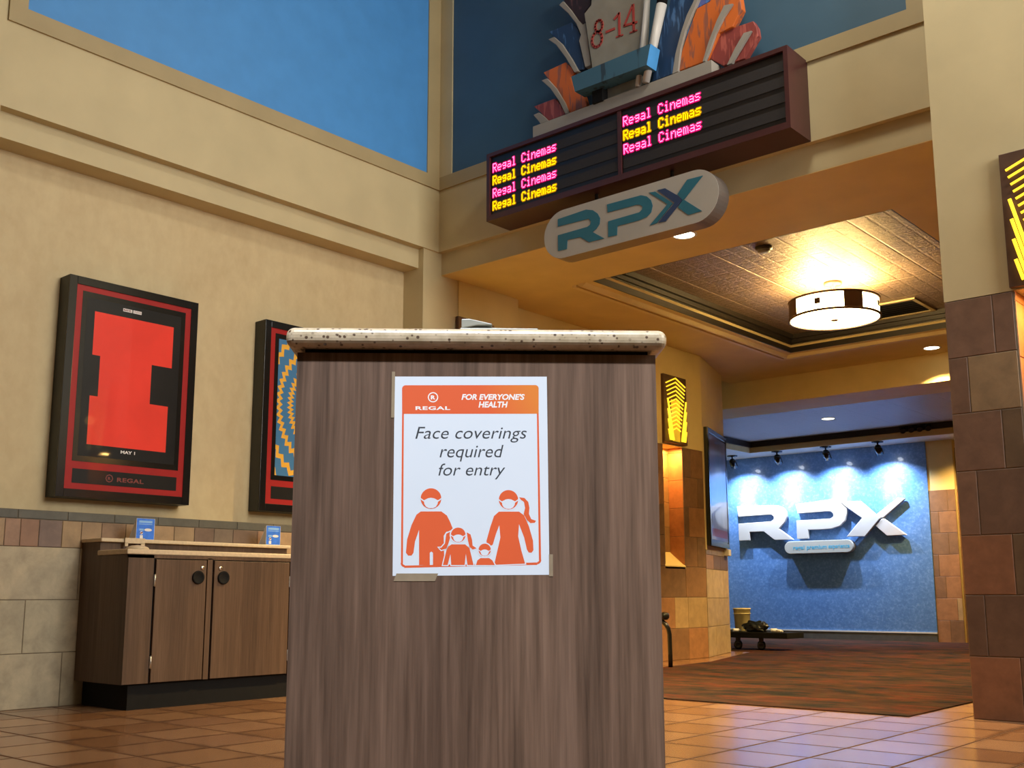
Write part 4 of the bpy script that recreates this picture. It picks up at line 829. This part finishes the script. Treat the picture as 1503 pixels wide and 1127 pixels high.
# ================================================================== LIGHTS THAT ARE OBJECTS
def light(kind, name, loc, energy, color, size=.1, rot=None, **kw):
    L = bpy.data.lights.new(name, kind); L.energy = energy; L.color = color
    if kind == 'AREA': L.shape = kw.get('shape', 'DISK'); L.size = size; L.spread = kw.get('spread', PI)
    if kind == 'AREA' and 'size_y' in kw: L.shape = 'RECTANGLE'; L.size_y = kw['size_y']
    if kind == 'SPOT': L.spot_size = kw.get('angle', 1.2); L.spot_blend = kw.get('blend', .6); L.shadow_soft_size = size
    if kind == 'POINT': L.shadow_soft_size = size
    o = bpy.data.objects.new(name, L); COL.objects.link(o); o.location = loc
    if rot is not None: o.rotation_euler = Vector(rot).to_track_quat('-Z', 'Y').to_euler()
    return o
WARM = (1.0, .72, .40); AMBER = (1.0, .58, .16)
# drum lamp
cx, cy, R, zb, zt = -4.07, 9.25, .415, 3.17, 3.35
lm = thing('drum_ceiling_lamp', 'glowing bronze banded drum lamp hanging from the coffered tin ceiling', 'lamp', (cx, cy, zb))
bm = B(); lathe(bm, [(R - .012, .008), (R - .012, zt - zb - .006)], (cx, cy, zb), 64); obj('side_glass', bm, 'lampglass', lm)
bm = B(); lathe(bm, [(0, .0), (R * .6, .002), (R - .02, .012)], (cx, cy, zb - .003), 64); obj('bottom_diffuser', bm, 'lampglass', lm)
for a, b in ((0, .018), (zt - zb - .018, zt - zb)):
    bm = B(); lathe(bm, [(R - .014, a), (R + .003, a), (R + .003, b), (R - .014, b), (R - .014, a)], (cx, cy, zb), 64); obj('rim', bm, 'bronze', lm)
for k in range(4):
    a0 = math.radians(-41.3 - 12.5 + 90 * k); bm = B(); n = 8
    def cyl(r, i, z): a = a0 + math.radians(25) * i / n; return (cx + r * math.cos(a), cy + r * math.sin(a), z)
    for i in range(n):
        quad(bm, [cyl(R, i, zb + .01), cyl(R, i + 1, zb + .01), cyl(R, i + 1, zt - .01), cyl(R, i, zt - .01)])
    obj('band', bm, 'bronze', lm)
    bm = B(); am = a0 + math.radians(12.5 + 45)
    for i in range(6):
        A, A2 = am - .066 + .022 * i, am - .066 + .022 * (i + 1)
        quad(bm, [(cx + R * math.cos(A), cy + R * math.sin(A), zb + .065), (cx + R * math.cos(A2), cy + R * math.sin(A2), zb + .065), (cx + R * math.cos(A2), cy + R * math.sin(A2), zb + .120), (cx + R * math.cos(A), cy + R * math.sin(A), zb + .120)])
    obj('medallion', bm, 'bronze', lm)
bm = B(); lathe(bm, [(0, -.014), (.03, -.012), (.036, -.004), (.03, .0)], (cx, cy, zb), 24); obj('finial', bm, 'bronze', lm)
bm = B(); lathe(bm, [(0, .180), (.08, .180), (.085, .165), (.075, .150), (.02, .145), (.016, .08), (.016, 0), (0, 0)], (cx, cy, zt), 32); obj('canopy', bm, 'bronze', lm)
bm = B()
for k in range(3): a = k * 2 * PI / 3; tube(bm, [(cx, cy, zt + .01), (cx + (R - .01) * math.cos(a), cy + (R - .01) * math.sin(a), zt - .008)], .006, 8)
obj('spider', bm, 'bronze', lm)
for k in range(3):
    a = k * 2 * PI / 3 + .4; light('POINT', 'lamp_bulb', (cx + .20 * math.cos(a), cy + .20 * math.sin(a), zt - .03), 38, (1, .66, .26), .04)
# downlights
def can(x, y, z, label, e, col=(1, .68, .27), ang=2.3, bl=.8):
    t = thing('downlight', label, 'light', (x, y, z), 0, 'round recessed downlights')
    bm = B(); lathe(bm, [(.080, .0), (.080, -.004), (.098, -.006), (.100, -.001), (.1, 0)], (x, y, z), 36); obj('trim_ring', bm, 'whitetrim', t)
    bm = B(); lathe(bm, [(0, -.003), (.080, -.003)], (x, y, z), 36); obj('lens', bm, 'canlight', t)
    light('SPOT', 'downlight_or_fill', (x, y, z - .02), e, col, .07, (0, 0, -1), angle=ang, blend=bl)
can(-4.10, 6.69, ZS, 'bright recessed downlight in the soffit just below the hanging sign', 1700)
can(-4.055, 11.725, ZS, 'bright recessed downlight in the soffit beside the stone pier, beyond the drum lamp', 1150, ang=1.9, bl=.35)
can(-6.22, 13.75, 3.03, 'small recessed downlight in the low blue lit ceiling', 60, (1, .8, .6))
# smoke detector and vent in the coffer
sd = thing('smoke_detector', 'small round smoke detector on the tin ceiling near the coffer edge', 'smoke detector', (-4.06, 7.89, ZT))
bm = B(); lathe(bm, [(0, -.045), (.045, -.045), (.052, -.038), (.052, -.02)], (-4.06, 7.89, ZT), 32); obj('sensor_cap', bm, 'grey', sd)
bm = B(); lathe(bm, [(.052, -.022), (.070, -.018), (.072, 0)], (-4.06, 7.89, ZT), 32); obj('base_plate', bm, 'darkmetal', sd)
vt = thing('air_vent', 'dark slatted air vent in a pale frame on the tin ceiling behind the drum lamp', 'vent', (-3.98, 10.56, ZT))
bm = B()
for (a, b, c, d) in ((-4.28, -3.68, 10.26, 10.30), (-4.28, -3.68, 10.82, 10.86), (-4.28, -4.24, 10.30, 10.82), (-3.72, -3.68, 10.30, 10.82)): box(bm, a, b, c, d, ZT - .016, ZT)
obj('frame', bm, 'tan', vt)
bm = B(); box(bm, -4.24, -3.72, 10.30, 10.82, ZT - .004, ZT); obj('duct_opening', bm, 'black', vt)
for k in range(7):
    bm = B(); y = 10.335 + .075 * k; quad(bm, [(-4.24, y, ZT - .014), (-3.72, y, ZT - .014), (-3.72, y + .045, ZT - .004), (-4.24, y + .045, ZT - .004)]); obj('slat', bm, 'darkmetal', vt)

# sconces
def sconce(fr, a0, z0, label, w=.455, h=.745, e=9, zl=None):
    t = thing('wall_sconce', label, 'wall light', tuple(fr.p(a0 + w / 2, z0, 0)), math.atan2(fr.u.y, fr.u.x), 'bronze wall sconces with amber chevrons')
    bm = B(); fr.box(bm, a0, a0 + w, z0, z0 + h, 0, .035); obj('back_plate', bm, 'bronze', t, bev=.002)
    def q(u, v, c): return fr.p(a0 + u * w, z0 + h - v * h, c)
    def bar(bm, p0, p1, hw, c0, c1):
        d = Vector((p1[0] - p0[0], (p1[1] - p0[1]) * h / w)); L = d.length; nx, ny = -d.y / L * hw, d.x / L * hw * w / h
        P = [(p0[0] + nx, p0[1] + ny), (p0[0] - nx, p0[1] - ny), (p1[0] - nx, p1[1] - ny), (p1[0] + nx, p1[1] + ny)]
        A = [bm.verts.new(q(*p, c1)) for p in P]; Bq = [bm.verts.new(q(*p, c0)) for p in P]
        bm.faces.new(A); bm.faces.new(Bq[::-1])
        for i in range(4): bm.faces.new([A[i], Bq[i], Bq[(i + 1) % 4], A[(i + 1) % 4]])
    bm = B(); quad(bm, [q(.30, .36, .036), q(.70, .36, .036), q(.66, .97, .036), q(.34, .97, .036)]); obj('glass_panel', bm, 'sconceback', t)
    for k in range(13):
        v = .135 + .0565 * k; u = .07 + .0215 * k; rise = (.5 - u) * .24
        bm = B(); bar(bm, (u, v), (.5, v - rise), .0125, .040, .048); bar(bm, (1 - u, v), (.5, v - rise), .0125, .040, .048); obj('chevron_slat', bm, 'sconceglow', t)
    for s in (0, 1):
        for k in range(4):
            p0, p1 = (.095 + .005 * k, .36 + .15 * k), (.095 + .18 - .05 * k + .05, .965)
            if s: p0, p1 = (1 - p0[0], p0[1]), (1 - p1[0], p1[1])
            bm = B(); bar(bm, p0, p1, .019, .050, .062); obj('side_fin', bm, 'sconceglow', t)
    c = fr.p(a0 + w / 2, zl or z0 - .012, -.085)
    light('AREA', 'sconce_bulb', tuple(c), e, AMBER, .10, (0, 0, -1), size_y=.10)
    L2 = light('POINT', 'sconce_bulb', tuple(fr.p(a0 + w / 2, z0 + h * .45, .13)), .5, AMBER, .05)
F0 = Frame((-6.21, 0, 0), (0, 1, 0)); sconce(F0, 6.384, 2.262, 'bronze chevron wall sconce just showing above the podium top', e=2)
F0 = Frame((-6.20, 0, 0), (0, 1, 0)); sconce(F0, 9.552, 2.257, 'bronze chevron wall sconce glowing amber to the right of the podium', zl=2.22, e=12)
F0 = Frame((0, 5.882, 0), (1, 0, 0)); sconce(F0, -1.597, 2.243, 'large bronze chevron wall sconce cut by the right edge of the picture', zl=2.22, e=10)
sconce(FE, .06, 2.13, 'distant bronze wall sconce seen edge on between the blue wall and the stone pier', h=.62, e=14, zl=2.115)

# track spots at the blue wall
def spot_head(x, label):
    t = thing('spotlight', label, 'spotlight', (x, 15.22, 2.86), 0, 'black ceiling spotlights over the blue wall')
    bm = B(); lathe(bm, [(0, 0), (.085, 0), (.085, -.012), (.03, -.02), (0, -.02)], (x, 15.22, 2.86), 28); obj('canopy', bm, 'gloss_black', t)
    bm = B(); tube(bm, [(x, 15.22, 2.845), (x, 15.22, 2.79)], .013, 10); obj('stem', bm, 'gloss_black', t)
    d = Vector((0, .60, -.80)).normalized(); p = Vector((x, 15.20, 2.80)); q = p + d * .15
    bm = B(); tube(bm, [p, p + d * .02, p + d * .05, q], [.028, .05, .056, .058], 20); hd = obj('lamp_head', bm, 'gloss_black', t)
    bm = B(); s = d.cross(Vector((1, 0, 0))).normalized(); cc = q + d * .001
    quad(bm, [cc + (Vector((1, 0, 0)) * math.cos(2 * PI * k / 20) + s * math.sin(2 * PI * k / 20)) * .045 for k in range(20)]); obj('lens', bm, 'spotlens', hd)
    light('SPOT', 'spotlight_bulb', tuple(q + d * .02), 165, (.80, .89, 1.0), .02, tuple(d), angle=.62, blend=1.0)
    light('SPOT', 'spotlight_spill', tuple(q + d * .02), 200, (.66, .80, 1.0), .02, (0, .30, -.95), angle=2.3, blend=1.0)
for x, l in ((-8.55, 'leftmost black ceiling spotlight beside the dark poster'), (-7.76, 'second black ceiling spotlight from the left, above the letter R'), (-6.95, 'third black ceiling spotlight from the left, above the letter P'), (-6.14, 'rightmost of the four black ceiling spotlights, above the letter X')): spot_head(x, l)
tc = thing('fixture_cluster', 'small black multi head fixture on the dark ceiling trim above the blue wall', 'light fixture', (-5.5, 15.05, 2.93))
bm = B(); box(bm, -5.74, -5.30, 15.05, 15.08, 2.985, 3.015); obj('rail', bm, 'gloss_black', tc)
for k in range(4):
    bm = B(); x = -5.70 + .12 * k; tube(bm, [(x, 15.05, 3.0), (x + .03, 15.0, 2.94)], [.03, .042], 14); obj('lamp_head', bm, 'gloss_black', tc)

# ================================================================== CART, BUCKET, BAG, STAND
ZC = Z0 + .006
ct = thing('platform_cart', 'low black wheeled platform cart by the blue wall', 'cart', (-6.46, 12.15, ZC))
bm = B(); box(bm, -6.98, -6.075, 11.98, 12.42, ZC + .145, ZC + .215, .006); obj('deck', bm, 'black', ct)
for x, y in ((-6.78, 12.05), (-6.46, 12.05), (-6.945, 12.35), (-6.62, 12.35)):
    Tk = Matrix.Translation((x, y, ZC + .052)) @ Matrix.Rotation(.5, 4, 'Z') @ Matrix.Rotation(PI / 2, 4, 'X') @ Matrix.Translation((0, 0, -.016))
    bm = B(); lathe(bm, [(0, 0), (.02, 0), (.024, -.002), (.046, 0), (.052, .006), (.052, .026), (.046, .032), (.024, .034), (.02, .032), (0, .032)], T=Tk, seg=28); w = obj('wheel', bm, 'gloss_black', ct)
    bm = B(); box(bm, x - .022, x + .022, y - .022, y + .022, ZC + .100, ZC + .146, .003); tube(bm, [(x, y, ZC + .052), (x, y, ZC + .11)], .012, 10); obj('caster_fork', bm, 'darkmetal', w)
zd = ZC + .215
bk = thing('bucket', 'cream plastic bucket standing on the cart by the tiled wall', 'bucket', (-6.845, 12.29, zd))
bm = B(); lathe(bm, [(0, 0), (.085, 0), (.09, .006), (.105, .27), (.113, .272), (.113, .285), (.103, .288), (.098, .27), (.083, .012), (0, .012)], (-6.845, 12.29, zd), 36); obj('pail', bm, 'bucket', bk)
bm = B(); lathe(bm, [(.106, .215), (.113, .217), (.113, .224), (.107, .226)], (-6.845, 12.29, zd), 36); obj('rib', bm, 'bucket', bk)
bm = B()
bmesh.ops.create_icosphere(bm, subdivisions=4, radius=1)
for v in bm.verts:
    c = v.co.copy(); n = math.sin(c.x * 7 + c.z * 5) * .10 + math.sin(c.y * 11 + c.x * 9) * .08 + math.sin(c.z * 17 + c.y * 5) * .05
    c *= 1 + n; v.co = Vector((-6.555 + c.x * .165, 12.09 + c.y * .075, zd + .058 + max(-.057, c.z * .078)))
tag(obj('plastic_bag', bm, 'bagblack', smooth=True), 'crumpled black plastic bag lying on the cart', 'bag')
for i, (x, y, z, r, l) in enumerate([(-6.30, 12.12, zd, .024, 'small white bottle lying at the middle of the cart deck'), (-6.20, 12.03, zd, .018, 'small white bottle lying toward the right end of the cart'), (-6.80, 12.05, zd, .020, 'small pale bottle lying in front of the bucket')]):
    t = thing('plastic_bottle', l, 'bottle', (x, y, z)); bm = B()
    a = (.5, -.3, .9)[i]; d = Vector((math.cos(a), math.sin(a), 0)); p = Vector((x, y, z + r + (.05 if i == 0 else .03 if i == 9 else 0)))
    if i == 0: p = Vector((x, y - .03, z + r))
    tube(bm, [p - d * .045, p - d * .042, p + d * .03, p + d * .04], [r * .8, r, r, r * .5], 16); obj('bottle_body', bm, 'whitecard', t)
    bm = B(); tube(bm, [p + d * .04, p + d * .055], r * .5, 12); obj('bottle_cap', bm, 'white', t)
st = thing('bent_tube_stand', 'black bent tube stand with a round knob, half hidden behind the podium edge', 'stand', (-5.62, 8.69, Z0))
zf_ = Z0 + .006
bm = B(); tube(bm, [(-5.611, 8.69, zf_), (-5.611, 8.69, .10), (-5.614, 8.69, .27), (-5.625, 8.69, .325), (-5.65, 8.69, .362), (-5.70, 8.69, .40), (-5.80, 8.69, .42), (-5.95, 8.69, .42), (-5.99, 8.69, .36), (-6.0, 8.69, zf_)], .021, 16); obj('tube_frame', bm, 'gloss_black', st)
bm = B(); lathe(bm, [(0, .0), (.03, .002), (.045, .02), (.048, .04), (.04, .062), (.015, .075), (0, .076)], (-5.665, 8.69, .405), 28); obj('knob', bm, 'gloss_black', st)

# ================================================================== LIGHTING OF THE HALL
for (x, y, e) in ((-2.2, 4.6, .75), (0.8, 5.0, .6)):
    light('AREA', 'hall_ceiling_light', (x, y, 6.2), 85 * e, (1, .92, .76), .9, (0, 0, -1), shape='SQUARE')
light('AREA', 'window_daylight', (3.9, 4.3, 4.0), 515, (1, .97, .90), 3.0, (-1, 0, 0), shape='RECTANGLE', size_y=3.0)
light('SPOT', 'podium_fill_spot', (.6, -.7, 5.2), 2150, (.88, .94, 1.0), .12, (-1.6, 1.78, -4.4), angle=.32, blend=.5)  # added fill spot without a fixture, brightens the podium front and notice
light('SPOT', 'downlight_or_fill', (-4.6, 14.7, 3.0), 420, (1, .62, .2), .07, (-.75, 1.0, -1.5), angle=1.0, blend=.8)  # added warm fill without a fixture, hidden by the pier, brightens the far right wall
w = bpy.data.worlds.new('World'); SC.world = w; w.use_nodes = True
w.node_tree.nodes['Background'].inputs[0].default_value = (1, .8, .55, 1); w.node_tree.nodes['Background'].inputs[1].default_value = .05

# ================================================================== CAMERA
cam = bpy.data.cameras.new('camera'); co = bpy.data.objects.new('camera', cam); COL.objects.link(co)
pit, rol, yaw = math.radians(9.54), math.radians(.104), math.radians(41.1)
cam.sensor_width = 36; cam.lens = 36 * 1561.36 / 1503; cam.shift_y = (611.28 - 563.5) / 1503; cam.clip_start = .05
right = Vector((math.cos(yaw), math.sin(yaw), 0)); fwd0 = Vector((-math.sin(yaw), math.cos(yaw), 0))
fwd = fwd0 * math.cos(pit) + Vector((0, 0, 1)) * math.sin(pit); upv = right.cross(fwd)
r2 = right * math.cos(rol) - upv * math.sin(rol) * -1 if False else right * math.cos(rol) - upv * math.sin(rol) * 1
u2 = r2.cross(fwd)
m = Matrix((r2, u2, -fwd)).transposed().to_4x4(); m.translation = (0, 0, .638); co.matrix_world = m
SC.camera = co
SC.view_settings.view_transform = 'Standard'; SC.view_settings.look = 'None'; SC.view_settings.gamma = 1; SC.view_settings.exposure = 0.0; SC.view_settings.use_curve_mapping = False
SC.cycles.use_denoising = True
SC.cycles.max_bounces = 6; SC.cycles.diffuse_bounces = 4; SC.cycles.sample_clamp_indirect = 4.0
